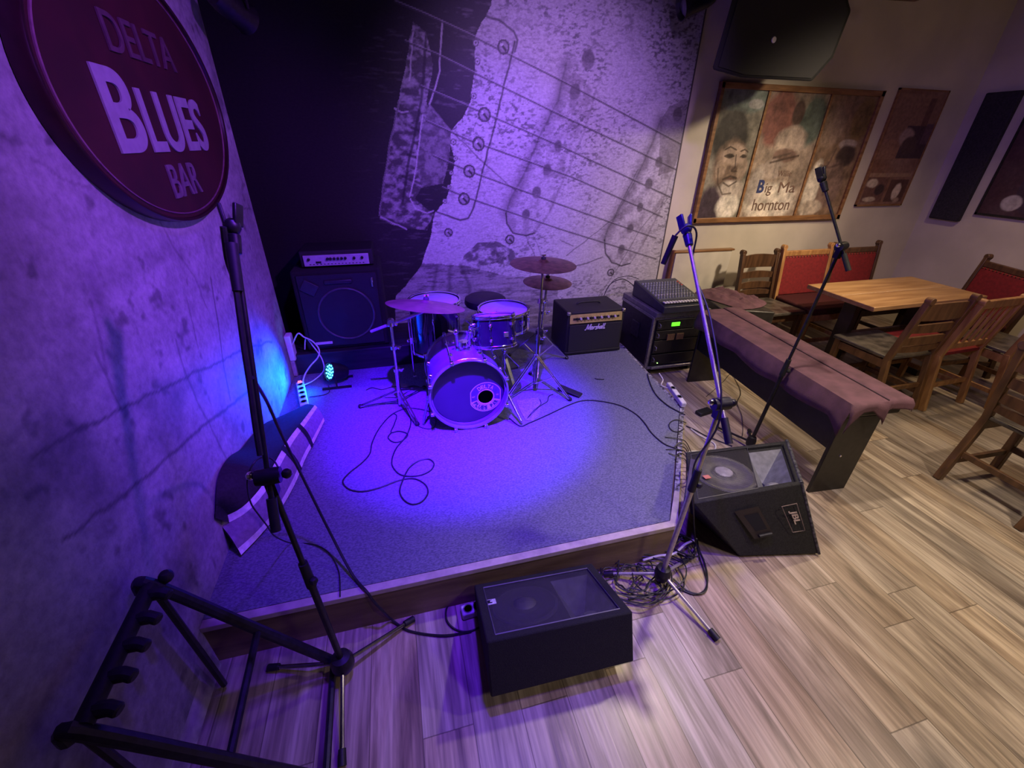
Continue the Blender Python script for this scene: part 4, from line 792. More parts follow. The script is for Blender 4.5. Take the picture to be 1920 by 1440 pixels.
for x in (AX0 + .012, AX1 - .012):
    for z in (SH + .022, AZ - .012): obj('corner', MB().box2((x - .014, AY + .002, z - .014), (x + .014, AY + .03, z + .012)), steel if z > .5 else rubber, ga, bev=.005)
obj('handle', MB().tube(crom([(AX0 + .15, AY + .19, AZ), (AX0 + .18, AY + .19, AZ + .018), (AX1 - .18, AY + .19, AZ + .018), (AX1 - .15, AY + .19, AZ)], 5), .009, 8), rubber, ga)
# script logo drawn from brush strokes
def script(strokes, o, rt, up, s, r, m, parent, name='logo'):
    mb_ = MB(); o = Vector(o); rt = Vector(rt); up = Vector(up)
    for st_ in strokes: mb_.tube(crom([o + rt * (x + y * .28) * s + up * y * s for x, y in st_], 5), r, 6)
    obj(name, mb_, m, parent)
letters = [[(0, 0), (.25, .1), (.35, 1.0), (.62, .05), (.95, 1.05), (.98, .1), (1.1, 0)], [(1.45, .5), (1.2, .45), (1.15, .1), (1.35, .05), (1.5, .5), (1.5, .05), (1.62, .05)],
           [(1.7, .05), (1.75, .5), (1.85, .42), (2.0, .5)], [(2.35, .48), (2.15, .48), (2.15, .3), (2.35, .2), (2.3, .0), (2.05, .02)], [(2.5, 1.0), (2.45, .02), (2.52, .35), (2.7, .48), (2.72, .05)],
           [(3.2, .5), (2.98, .45), (2.92, .1), (3.1, .05), (3.25, .5), (3.25, .05)], [(3.45, 1.0), (3.4, .1), (3.5, .02)], [(3.75, 1.0), (3.7, .1), (3.85, .02), (4.0, .1)]]
script(letters, (AX0 + .155, AY - .004, AZ - .158), (1, 0, 0), (0, 0, 1), .046, .0044, print_l, ga)

# ------------------------------------------------------------ rack case and mixer
rc = thing('rack_case', 'black rack flight case with metal edges and a green display standing beside the stage', 'rack case', (2.31, 3.23, 0))
X0, X1, Y0, Y1, Z0, Z1 = 2.045, 2.565, 2.93, 3.52, .065, .545
obj('case', MB().box2((X0, Y0 + .03, Z0), (X1, Y1, Z1)), mat('case_board', (.022, .02, .024), .45, 0, (30, .2)), rc, bev=.004)
al = mat('case_aluminium', (.34, .33, .36), .4, .8, (60, .15))
ed = MB()
for x in (X0, X1):
    ed.box2((x - .012, Y0 + .018, Z0), (x + .012, Y0 + .042, Z1)); ed.box2((x - .008, Y0 + .02, Z1 - .02), (x + .008, Y1, Z1 + .006)); ed.box2((x - .008, Y0 + .02, Z0 - .004), (x + .008, Y1, Z0 + .02))
ed.box2((X0, Y0 + .018, Z1 - .02), (X1, Y0 + .042, Z1 + .006)); ed.box2((X0, Y0 + .018, Z0 - .004), (X1, Y0 + .042, Z0 + .02)); obj('edging', ed, al, rc, bev=.002)
obj('lid_rim', MB().box2((X0 - .004, Y0 + .005, Z1 + .008), (X1 + .004, Y1, Z1 + .05)), mat('grey_lid_rim', (.22, .22, .22), .45, .5, (30, .1)), rc, bev=.004)
def unit(z, h, nm, m=blackmetal): return obj(nm, MB().box2((X0 + .03, Y0 + .012, z), (X1 - .03, Y0 + .031, z + h)), m, rc, bev=.002)
efx = unit(.435, .085, 'effects_unit'); unit(.345, .08, 'equalizer'); unit(.215, .12, 'power_amplifier', mat('deep_black', (.012, .011, .014), .35)); unit(.10, .10, 'power_amplifier', MATS['deep_black'])
obj('display', MB().box2((X0 + .165, Y0 + .006, .462), (X0 + .245, Y0 + .013, .497)), mat('green_display', (.1, .6, .05), .3, emit=((.13, 1, .02), 1.6)), efx, bev=.004)
for x in (.145, .235): obj('vent_window', MB().box2((X0 + x, Y0 + .004, .335), (X0 + x + .07, Y0 + .013, .39)), mat('brass_mesh', (.42, .27, .13), .35, .5, (220, .4)), rc)
obj('indicator', MB().ball((X0 + .10, Y0 + .010, .118), .005, 8), mat('green_led', (.3, 1, .3), .3, emit=((.4, 1, .2), 4)), rc)
for z in (.46, .37, .25, .14): obj('rack_handle', MB().tube(crom([(X0 + .045, Y0 + .012, z), (X0 + .045, Y0 - .012, z + .006), (X0 + .045, Y0 - .012, z + .03), (X0 + .045, Y0 + .012, z + .036)], 4), .004, 6), al, rc)
obj('bottom_bar', MB().cyl((X0 + .03, Y0 - .01, .085), (X1 - .10, Y0 - .01, .085), .014), al, rc)
obj('side_latch', MB().box2((X0 - .012, 3.16, .28), (X0 - .001, 3.28, .42)), mat('recess_plate', (.05, .045, .06), .4, .5), rc, bev=.003)
for x in (X0 + .05, X1 - .05):
    for y in (Y0 + .07, Y1 - .06): obj('castor', MB().cyl((x - .014, y, .032), (x + .014, y, .032), .032, n=18).box2((x - .02, y - .02, .045), (x + .02, y + .02, .068)), rubber, rc)
mx_ = thing('mixing_desk', 'sloping mixing desk with rows of knobs and white faders on the rack case', 'mixer', (2.32, 3.2, .60))
ML, MR, MF, MBk = 2.075, 2.50, 2.90, 3.42; zf0, zf1, zb1 = .598, .655, .735
obj('chassis', MB().hexa([(ML, MF, zf0), (MR, MF, zf0), (MR, MBk, zf0), (ML, MBk, zf0)], [(ML, MF, zf1), (MR, MF, zf1), (MR, MBk, zb1), (ML, MBk, zb1)]), mat('mixer_side', (.03, .03, .045), .4), mx_, bev=.006)
sl = (zb1 - zf1) / (MBk - MF); ZZ = lambda y: zf1 + (y - MF) * sl
mpn = obj('panel', MB().add([(ML + .012, MF + .01, ZZ(MF + .01) + .003), (MR - .012, MF + .01, ZZ(MF + .01) + .003), (MR - .012, MBk - .012, ZZ(MBk - .012) + .003), (ML + .012, MBk - .012, ZZ(MBk - .012) + .003)], [(0, 1, 2, 3)]), mat('mixer_panel', (.06, .07, .09), .4, .3, (50, .1)), mx_)
NCH = 13; kn = []
fd = mat('fader_white', (.75, .75, .78), .35); kb_ = mat('knob_grey', (.33, .36, .40), .35)
for i in range(NCH):
    x = ML + .032 + i * (MR - ML - .09) / (NCH - 1)
    obj('fader', MB().box((x, MF + .050, ZZ(MF + .06) + .010), (.017, .034, .014)), fd, mpn)
    for j in range(7 if i < 13 else 5):
        y = MF + .15 + j * .045; 
        if len(kn) < 92: kn.append(obj('knob', MB().cyl((x, y, ZZ(y) + .002), (x, y, ZZ(y) + .016), .0075, .006, 8), kb_ if j != 1 else mat('knob_pale', (.5, .5, .52), .35), mpn))
obj('fader_slots', MB().box2((ML + .02, MF + .02, ZZ(MF + .10) + .0005), (MR - .05, MF + .10, ZZ(MF + .10) + .003)), mat('slot_black', (.01, .01, .012), .5), mx_)
for k in range(4): obj('stripe', MB().box((ML + .20, MF + .13 + k * .085, ZZ(MF + .13 + k * .085) + .0045), (.35, .004, .001)), mat('stripe_grey', (.35, .36, .38), .5), mx_)
for k in range(3): obj('red_button', MB().box((MR - .035, MF + .36 + k * .035, ZZ(MF + .36 + k * .035) + .008), (.012, .010, .008)), mat('red_button', (.7, .12, .08), .4), mx_)
cable('black cable arching from the guitar amplifier to the back of the mixing desk', [(1.80, 3.44, .60), (1.86, 3.46, .70), (1.97, 3.45, .745), (2.06, 3.43, .70), (2.10, 3.44, .66)], .004)
cable('black cable drooping behind the mixing desk', [(1.84, 3.50, .62), (1.93, 3.52, .72), (2.05, 3.50, .755), (2.15, 3.46, .73)], .003)
# ------------------------------------------------------------ black box with a crumpled cloth
single('storage_box', MB().hexa([(2.69, 2.96, 0), (3.10, 2.78, 0), (3.20, 3.36, 0), (2.84, 3.52, 0)], [(2.69, 2.96, .575), (3.10, 2.78, .575), (3.20, 3.36, .575), (2.84, 3.52, .575)]), mat('black_box_board', (.035, .032, .03), .45, 0, (20, .2)), 'black box standing between the rack case and the ladder back chair, under the crumpled cloth', 'box', bev=.01)
clm = mat('purple_brown_cloth', (.135, .060, .085), .85, 0, (14, .12), (260, .4))
def heap(c, rx, ry, h, seed, ang=0):
    s = MB(); rows = []
    for i in range(26):
        row = []
        for j in range(26):
            a_ = (i / 25 - .5) * 2; b_ = (j / 25 - .5) * 2
            q = np.array([[a_ * 3 + seed]]); p_ = np.array([[b_ * 3 + 1.7]])
            nz = float(fbm(q, p_, .9, seed, 3)[0, 0]); nz2 = float(fbm(q, p_, 2.6, seed + 5, 3)[0, 0]); rr = max(abs(a_), abs(b_))
            z = h * max(0, 1 - rr ** 4) * (.25 + 1.2 * nz * nz2 * 2) + .004
            x = a_ * rx * (1 - .18 * b_ * b_ * nz); y = b_ * ry * (1 - .15 * a_ * a_)
            row.append((c[0] + x * math.cos(ang) - y * math.sin(ang), c[1] + x * math.sin(ang) + y * math.cos(ang), c[2] + z))
        rows.append(row)
    return s.loft(rows)
single('crumpled_cloth', heap((2.96, 3.19, .577), .20, .30, .040, 3, .3), clm, 'crumpled dark purple cloth lying on the black box behind the keyboard', 'cloth', smooth=60)

# ------------------------------------------------------------ stage piano under its cloth
NO = Vector((2.235, 1.375, 0)); ku = Vector((.085, .9964, 0)); kw = Vector((.9964, -.085, 0))
KP = lambda w_, u_, z_: NO + kw * w_ + ku * u_ + Vector((0, 0, z_))
LK = 1.40
kp = thing('stage_piano', 'long black stage piano on two side panels beside the right edge of the stage', 'piano', (2.45, 2.0, 0))
pan = mat('piano_board', (.014, .012, .012), .42, 0, (30, .2))
def kbox(w0, w1, u0, u1, z0, z1, nm, m=pan, b=.003): return obj(nm, MB().hexa([KP(w0, u0, z0), KP(w1, u0, z0), KP(w1, u1, z0), KP(w0, u1, z0)], [KP(w0, u0, z1), KP(w1, u0, z1), KP(w1, u1, z1), KP(w0, u1, z1)]), m, kp, bev=b)
kbox(0, .25, 0, .022, 0, .54, 'side_panel'); kbox(0, .27, LK - .022, LK, 0, .54, 'side_panel')
kbox(.012, .03, .022, LK - .022, .315, .55, 'front_board'); kbox(0, .34, -.01, LK + .01, .545, .63, 'keyboard_body', b=.01)
obj('screw_cap', MB().lathe([(.007, 0), (.006, -.003), (0, -.004)], KP(.10, -.0005, .27), ku, 14), chrome, kp)
# cloth: cross-section draped over the body, hanging down on the stage side and over the near end
cl = MB(); rows = []; NU = 60
for i in range(NU + 1):
    u_ = -.03 + (LK + .06) * i / NU; f_ = (u_ + .03) / (LK + .06)
    near = max(0, 1 - (u_ + .03) / .10)
    hang = .505 + .010 * math.sin(f_ * 9 + 1) + .006 * math.sin(f_ * 23) - .07 * near
    fold = .006 * math.sin(f_ * 23) + .004 * math.sin(f_ * 41)
    row = []
    for w_, z_ in ((-.035 + fold, hang), (-.030 + fold * .8, hang + (.60 - hang) * .5), (-.020 + fold * .4, .600), (-.008, .636), (.05, .642), (.12, .645), (.19, .646), (.198, .647), (.203, .655), (.23, .656), (.30, .655), (.345, .648), (.362, .63), (.366, .60), (.368, .575)):
        row.append(KP(w_, u_, z_))
    rows.append(row)
cl.loft(rows)
# near end flap
er = []
for j in range(15):
    f_ = j / 14; top_ = rows[0][2 + min(j, 12)] if j < 13 else rows[0][-1]
base_row = [Vector(p) for p in rows[0][2:13]]
flap = []
for k in range(7):
    t = k / 6; r_ = []
    for j, p in enumerate(base_row):
        f_ = j / (len(base_row) - 1); dep = .085 + .05 * math.cos(f_ * 13) if f_ < .60 else .055
        r_.append(p - ku * (.012 * min(1, t * 3) + .008 * math.sin(f_ * 16) * t) - Vector((0, 0, dep * t ** 1.1)))
    flap.append(r_)
cl.loft(flap)
co = single('piano_cover', cl, clm, 'long dark purple cloth draped over the stage piano', 'cloth', smooth=60)
sd_ = co.modifiers.new('thickness', 'SOLIDIFY'); sd_.thickness = .004; sd_.offset = 1
hem = obj('hem_seam', MB().tube([p for p in [KP(.199, -.03 + (LK + .06) * i / 20, .653) for i in range(21)]], .0035, 6), mat('seam_dark', (.03, .012, .02), .8), None, loc=(0, 0, 0)); hem.parent = co; hem.location = (-co.location.x, -co.location.y, -co.location.z)

# ------------------------------------------------------------ floor monitors
def wedge(t, b4, t4, split, horn, rim=.045, dep=.022, m=tolex2, gm=None, logo=None):
    """b4/t4: front left, front right, back right, back left; top face carries grille and horn"""
    b4 = [Vector(p) for p in b4]; t4 = [Vector(p) for p in t4]
    T = lambda s, q: (t4[0].lerp(t4[1], s)).lerp(t4[3].lerp(t4[2], s), q)
    nrm = (t4[1] - t4[0]).cross(t4[3] - t4[0]).normalized()
    rs = rim / (t4[1] - t4[0]).length; rq = rim / (t4[3] - t4[0]).length
    o_ = [T(0, 0), T(1, 0), T(1, 1), T(0, 1)]; i_ = [T(rs, rq), T(1 - rs, rq), T(1 - rs, 1 - rq), T(rs, 1 - rq)]; d_ = [p - nrm * dep for p in i_]
    c = MB(); c.add(b4 + t4, [(3, 2, 1, 0), (0, 1, 5, 4), (1, 2, 6, 5), (2, 3, 7, 6), (3, 0, 4, 7)])
    c.add(o_ + i_, [(0, 1, 5, 4), (1, 2, 6, 5), (2, 3, 7, 6), (3, 0, 4, 7)]); c.add(i_ + d_, [(0, 1, 5, 4), (1, 2, 6, 5), (2, 3, 7, 6), (3, 0, 4, 7)])
    # floor of the recess, open over the horn
    D = lambda s, q: T(s, q) - nrm * dep
    hs = [split, 1 - rs - .02]; hq = [rq + .06, 1 - rq - .06]
    S_ = [rs, hs[0], hs[1], 1 - rs]; Q_ = [rq, hq[0], hq[1], 1 - rq]
    for a_ in range(3):
        for b_ in range(3):
            if a_ == 1 and b_ == 1: continue
            c.quad(D(S_[a_], Q_[b_]), D(S_[a_ + 1], Q_[b_]), D(S_[a_ + 1], Q_[b_ + 1]), D(S_[a_], Q_[b_ + 1]))
    obj('cabinet', c, m, t, bev=.006)
    h = MB(); ho = [D(hs[0], hq[0]), D(hs[1], hq[0]), D(hs[1], hq[1]), D(hs[0], hq[1])]; hc = D((hs[0] + hs[1]) / 2 + horn[0], .5 + horn[1]) - nrm * .12
    ux = (t4[1] - t4[0]).normalized(); uy = nrm.cross(ux); wi, wj = .020, .035
    hi = [hc - ux * wi - uy * wj, hc + ux * wi - uy * wj, hc + ux * wi + uy * wj, hc - ux * wi + uy * wj]
    h.add(ho + hi, [(0, 1, 5, 4), (1, 2, 6, 5), (2, 3, 7, 6), (3, 0, 4, 7)]); deep = [p - nrm * .07 for p in hi]; h.add(hi + deep, [(0, 1, 5, 4), (1, 2, 6, 5), (2, 3, 7, 6), (3, 0, 4, 7)]); h.quad(*deep)
    h.tube([ho[0].lerp(hi[0], .45).lerp(ho[1].lerp(hi[1], .45), f) + nrm * .004 for f in (.15, .3, .5, .7, .85)], [.010, .022, .026, .022, .010], 10)
    obj('horn', h, mat('horn_plastic', (.17, .175, .20), .45, 0, (25, .15)), t, smooth=20)
    sp0 = T((rs + split) / 2, .5) - nrm * (dep - .002); rad = min((split - rs) * (t4[1] - t4[0]).length, (1 - 2 * rq) * (t4[3] - t4[0]).length) * .46
    g = MB()
    g.lathe([(rad * 1.0, .001), (rad * .97, .007), (rad * .9, .008), (rad * .86, .004), (rad * .45, -.0), (rad * .40, .001), (rad * .33, .009), (rad * .18, .016), (0, .018)], sp0, nrm, 48)
    obj('woofer', g, gm or mat('woofer_black', (.04, .038, .045), .6), t)
    return T, nrm, rs, rq
lm_t = thing('floor_monitor', 'black wedge floor monitor in front of the stage edge, plain back towards the viewer', 'floor monitor', (.42, .95, 0))
b4 = [(.145, .738, .115), (.690, .722, .115), (.700, 1.135, .0), (.166, 1.155, .0)]; t4 = [(.147, .806, .335), (.681, .782, .335), (.698, 1.133, .155), (.163, 1.156, .155)]
T, nr, rs, rq = wedge(lm_t, b4, t4, .60, (.02, .05), .035, .016, tolex2)
obj('base', MB().hexa([(.19, .93, 0), (.66, .91, 0), (.67, 1.11, 0), (.20, 1.13, 0)], [(.17, .85, .09), (.67, .83, .09), (.68, 1.11, .02), (.18, 1.13, .02)]), tolex2, lm_t, bev=.004)
gr_ = MB(); D = lambda s, q, h: T(s, q) - nr * h
gr_.quad(D(rs, rq, .006), D(1 - rs, rq, .006), D(1 - rs, 1 - rq, .006), D(rs, 1 - rq, .006))
obj('grille', gr_, mat('see_through_mesh', (.075, .07, .09), .5, .3, (300, .3), (500, .4), alpha=.62), lm_t)
obj('grille_edge', MB().tube([D(rs, rq, .002), D(rs, 1 - rq, .002), D(1 - rs, 1 - rq, .002), D(1 - rs, rq, .002), D(rs, rq, .002)], .0035, 6), mat('mesh_edge_grey', (.08, .078, .09), .45), lm_t)
ux = (T(1, 0) - T(0, 0)).normalized(); uy = nr.cross(ux)
lb = T(.085, .62) + nr * -.003
bg_ = obj('badge', MB().box(lb, (.050, .034, .003), Matrix((ux, uy, nr)).transposed()), mat('badge_white', (.62, .60, .64), .4), lm_t)
obj('badge_mark', MB().box(lb + nr * .002 - ux * .004, (.028, .022, .002), Matrix((ux, uy, nr)).transposed()), blackmetal, bg_)
obj('badge_square', MB().box(lb + nr * .003 + ux * .008, (.011, .011, .002), Matrix((ux, uy, nr)).transposed()), MATS['badge_white'], bg_)

rm_t = thing('floor_monitor', 'worn black floor monitor lying on its back against the right stage edge, horn upwards', 'floor monitor', (1.65, 1.3, 0))
b4 = [(1.50, 1.085, .012), (1.905, .998, .012), (2.10, 1.42, .012), (1.365, 1.345, .012)]; t4 = [(1.187, 1.157, .380), (1.788, 1.146, .380), (2.035, 1.478, .352), (1.405, 1.525, .352)]
b4[3] = (1.43, 1.40, .012)
T, nr, rs, rq = wedge(rm_t, b4, t4, .60, (.0, -.06), .028, .020, gm=mat('woofer_grey', (.24, .23, .23), .5), m=mat('worn_black_carpet', (.011, .011, .0105), .75, 0, (90, .35), (260, .8)))
mesh_ = MB(); D = lambda s, q, h: T(s, q) - nr * h
mesh_.quad(D(rs, rq, .006), D(.585, rq, .006), D(.585, 1 - rq, .006), D(rs, 1 - rq, .006))
def mesh_mat():
    m = bpy.data.materials.new('perforated_steel'); m.use_nodes = True; N = m.node_tree.nodes; L = m.node_tree.links; b = N['Principled BSDF']
    b.inputs['Base Color'].default_value = (.05, .048, .048, 1); b.inputs['Roughness'].default_value = .5; b.inputs['Metallic'].default_value = .3
    tc = N.new('ShaderNodeTexCoord'); vo = N.new('ShaderNodeTexVoronoi'); vo.inputs['Scale'].default_value = 150; vo.inputs['Randomness'].default_value = 0
    mp = N.new('ShaderNodeMapping'); mp.inputs['Scale'].default_value = (1, 1, .001); mp.inputs['Rotation'].default_value = (0, 0, .05); L.new(tc.outputs['Object'], mp.inputs[0]); L.new(mp.outputs[0], vo.inputs['Vector'])
    gt = N.new('ShaderNodeMath'); gt.operation = 'GREATER_THAN'; gt.inputs[1].default_value = .40; L.new(vo.outputs['Distance'], gt.inputs[0]); L.new(gt.outputs[0], b.inputs['Alpha']); return m
obj('grille', mesh_, mesh_mat(), rm_t)
obj('grille_edge', MB().tube([D(rs, rq, .002), D(rs, 1 - rq, .002), D(.59, 1 - rq, .002), D(.59, rq, .002), D(rs, rq, .002)], .003, 6), mat('dark_steel', (.08, .08, .08), .5, .4), rm_t)
ux = (T(1, 0) - T(0, 0)).normalized(); uy = nr.cross(ux)
obj('badge', MB().box(T(.155, .42) + nr * .001, (.034, .026, .003), Matrix((ux, uy, nr)).transposed()), mat('pink_badge', (.55, .20, .14), .5), rm_t)
# camera side panel: handle cup and badge
f0, f1, f2, f3 = [Vector(p) for p in (t4[0], t4[1], b4[1], b4[0])]
def Fp(s, q, o_=0):   # s left-right, q top-bottom
    p = f0.lerp(f1, s).lerp(f3.lerp(f2, s), q); n_ = (f1 - f0).cross(f3 - f0).normalized(); n_ = n_ if n_.y < 0 else -n_; return p + n_ * o_
hm = MB(); A_ = [Fp(.28, .22, .003), Fp(.52, .20, .003), Fp(.54, .66, .003), Fp(.31, .70, .003)]; hm.quad(*A_)
obj('handle_plate', hm, mat('handle_plate', (.022, .016, .015), .5), rm_t); hpl = bpy.data.objects[[o.name for o in rm_t.children if o.name.startswith('handle_plate')][0]]
hm = MB().quad(Fp(.34, .30, .005), Fp(.49, .29, .005), Fp(.50, .55, .005), Fp(.37, .57, .005)); obj('handle_recess', hm, mat('recess_black', (.006, .006, .006), .9), hpl)
obj('handle_grip', MB().tube([Fp(.37, .64, .010), Fp(.515, .62, .010)], .008, 8), rubber, hpl)
bx_ = [(.74, .26), (.895, .25), (.90, .64), (.76, .65)]
bf_ = obj('badge_frame', MB().tube([Fp(s, q, .003) for s, q in bx_ + bx_[:1]], .0016, 5), mat('badge_bronze', (.30, .22, .17), .5), rm_t)
ob_ = Fp(.905, .40, .003); rt_ = (Fp(.905, .62, .003) - ob_).normalized() * -1; up_ = -(Fp(.80, .40, .003) - ob_).normalized()
obj('badge_lettering', text_mb('JBL', Fp(.785, .34, .003), (Fp(.80, .62, .003) - Fp(.79, .34, .003)), (Fp(.87, .34, .003) - Fp(.785, .34, .003)), .085, .046, .001, .03), mat('badge_letters', (.42, .33, .26), .5), bf_, smooth=0)
obj('corner_protector', MB().tube([Vector(t4[1]) + Vector((.0, 0, .0)), Vector(t4[2]), ], .009, 8).tube([Vector(t4[1]), Vector(b4[1])], .007, 8), mat('worn_corner', (.12, .12, .125), .4, .3, (60, .4)), rm_t)
obj('end_strip', MB().bar(Vector(t4[0]) + Vector((-.012, .03, -.01)), Vector(t4[3]) + Vector((-.014, -.08, -.01)), .022, .05), mat('purple_lit_panel', (.06, .045, .09), .6), rm_t)  # purple light on the end panel put into the strip's colour
obj('screw', MB().ball(Vector(T(1, .42)) + Vector((.005, 0, 0)), .006, 8).ball(Vector(T(1, .08)) + Vector((.0, 0, .004)), .006, 8), chrome, rm_t)

# ------------------------------------------------------------ microphone stands
def mic_stand(label, hub, feet, joint, tip, tail, low_m=chrome, up_m=chrome, boom_m=chrome, clutch=.5, clipm=None, leg_m=None, hubr=.036):
    hub = Vector(hub); joint = Vector(joint); tip = Vector(tip); tail = Vector(tail); t = thing('microphone_stand', label, 'microphone stand', (hub.x, hub.y, feet[0][2] if feet else 0))
    obj('hub', MB().lathe([(.010, .045), (hubr * .8, .04), (hubr, .015), (hubr, -.012), (hubr * .75, -.035), (0, -.04)], hub, (0, 0, 1), 24), blackmetal, t)
    for f in feet:
        f = Vector(f); d_ = (f - hub).normalized()
        lg_ = obj('leg', MB().cyl(hub + d_ * .02, f + Vector((0, 0, .012)) - d_ * .03, .0078, n=10), leg_m or low_m, t)
        obj('rubber_foot', MB().cyl(f + Vector((0, 0, .014)) - d_ * .045, f + Vector((0, 0, .013)), .0125, .014, 12), rubber, lg_)
    cp = hub.lerp(joint, clutch); d_ = (joint - hub).normalized()
    obj('lower_tube', MB().cyl(hub, cp, .0115, n=14), low_m, t); obj('upper_tube', MB().cyl(cp, joint, .0085, n=12), up_m, t)
    obj('clutch', MB().cyl(cp - d_ * .055, cp + d_ * .055, .016, .014, 14).ball(cp + Vector((.016, -.012, -.02)), .014, 8), rubber, t)
    bd_ = (tip - joint).normalized(); kz = MB().lathe([(0, -.03), (.022, -.03), (.024, 0), (.022, .03), (0, .03)], joint, bd_.cross(Vector((0, 0, 1))), 18)
    kz.bar(joint - d_ * .06, joint, .026, .026).ball(joint + bd_.cross(Vector((0, 0, 1))).normalized() * .045, .014, 10)
    obj('boom_joint', kz, blackmetal, t); obj('joint_knob', MB().ball(joint + bd_.cross(Vector((0, 0, 1))).normalized() * -.04 + Vector((0, 0, .01)), .012, 10), chrome, t)
    obj('boom', MB().cyl(tail, tip, .0072, n=12), boom_m, t); obj('boom_weight', MB().cyl(tail, tail + (joint - tail).normalized() * .09, .013, n=12), rubber, t)
    cm = clipm or blackmetal; c_ = MB(); sdv = bd_.cross(Vector((0, 0, 1))).normalized()
    c_.cyl(tip - bd_ * .02, tip + bd_ * .03, .014, .017, 12)
    p_ = tip + bd_ * .05; c_.ball(p_, .022, 10)
    for s_ in (-1, 1): c_.bar(p_ + sdv * s_ * .014, p_ + sdv * s_ * .022 + bd_ * .045 + Vector((0, 0, .012)), .010, .030)
    obj('microphone_clip', c_, cm, t, bev=.003); return t
bluep = mat('blue_black_plastic', (.02, .02, .10), .35)
J2 = Vector((1.041,1.027,1.020)); T2 = Vector((1.079,1.441,1.490)); d2 = (T2 - J2).normalized()
ms2 = mic_stand('chrome boom microphone stand with empty blue clip standing between the two floor monitors', (1.029,1.056,0.075), [(1.117,0.756,0.000), (.790, 1.160, .0), (1.22, 1.13, .0)], J2, T2, J2 - d2 * .14, low_m=mat('brushed_nickel', (.50, .47, .42), .32, .55, (60, .08)), up_m=mat('brushed_nickel', (0, 0, 0)), boom_m=mat('brushed_nickel', (0, 0, 0)), clutch=.62, clipm=bluep)
obj('plug', MB().cyl(T2 + Vector((-.055, .01, .02)), T2 + Vector((-.085, .01, -.085)), .012, .010, 12), rubber, ms2)
cable('thin black cable running down along the chrome microphone stand to the floor', [T2 + Vector((-.055, .01, .02)), T2 + Vector((-.02, 0, .055)), T2 + Vector((.02, -.01, .03)), T2 + Vector((.03, -.02, -.1)), T2.lerp(J2, .5) + Vector((.02, -.01, 0)), J2 + Vector((-.02, -.03, -.02)), Vector((1.037,1.063,0.720)), Vector((1.172,1.151,0.420)), Vector((1.307,1.204,0.080)), Vector((1.306,1.146,0.010)), Vector((1.250,1.005,0.010)), Vector((1.192,0.957,0.010)), Vector((1.131,0.984,0.010)), Vector((1.101,1.057,0.010))], .0036)
J1 = Vector((-0.396,0.998,1.020)); T1 = Vector((-0.399,1.272,1.560)); d1 = (T1 - J1).normalized()
ms1 = mic_stand('black boom microphone stand with empty clip at the left front corner of the stage', (-0.370,1.006,0.085), [(-.105, 1.160, .0), (-0.361,0.712,-0.000), (-.66, 1.10, .0)], J1, T1, J1 - d1 * .15, low_m=blackmetal, up_m=blackmetal, boom_m=blackmetal, clutch=.56, leg_m=mat('dark_chrome', (.30, .29, .30), .22, 1), hubr=.042)
obj('cable_on_boom', MB().tube(crom([T1 + Vector((-.01, -.01, .05)), T1 + Vector((-.022, -.012, -.03))] + [T1.lerp(J1, f) + Vector((.012 * math.sin(f * 21) - .008, -.012, .006)) for f in (.15, .3, .45, .6, .75, .9)] , 6), .008, 8), cable_m, ms1)
obj('microphone_cable_plug', MB().cyl(T1 + d1 * .01 + Vector((-.004, -.014, 0)), T1 - d1 * .11 + Vector((-.004, -.016, 0)), .015, .012, 12), rubber, ms1)
cable('black cable hanging from the left microphone stand down to the floor monitor', [T1.lerp(J1, .55) + Vector((.0, -.016, 0)), (-0.474,1.375,1.040), (-0.480,1.435,0.860), (-0.469,1.481,0.620), (-0.400,1.397,0.360), (-0.325,1.266,0.245), (-0.265,1.176,0.232), (-0.246,1.166,0.177), (-0.221,1.155,0.127), (-0.194,1.174,0.020), (-0.124,1.115,0.006), (0.008,1.061,0.006), (0.128,1.049,0.006)], .0055)
cable('thin cable loop hanging around the left microphone stand over the gig bag', [(-0.405,1.108,0.950), (-0.424,1.137,0.970), (-0.452,1.144,0.980), (-0.471,1.112,0.980), (-0.494,1.098,0.930), (-0.534,1.161,0.800), (-0.547,1.209,0.700), (-0.557,1.258,0.600), (-0.584,1.349,0.450), (-0.601,1.505,0.235), (-0.509,1.478,0.232), (-0.436,1.416,0.232), (-0.383,1.306,0.232), (-0.367,1.182,0.232)], .0026)
J3 = Vector((2.36, 1.93, 1.32)); 
J3 = Vector((2.208,1.729,1.370)); T3 = Vector((2.158,1.895,1.630)); T3 = J3 + (T3 - J3).normalized() * min((T3 - J3).length, .62); d3 = (T3 - J3).normalized()
ms3 = mic_stand('dark boom microphone stand standing behind the right floor monitor against the stage piano', (2.194,1.824,0.060), [(2.119,2.111,0.000), (2.34, 1.99, .0), (2.17, 1.60, .0)], J3, T3, J3 - Vector((d3.x, d3.y, d3.z)) * .13, low_m=blackmetal, up_m=blackmetal, boom_m=blackmetal, clutch=.45, hubr=.03)

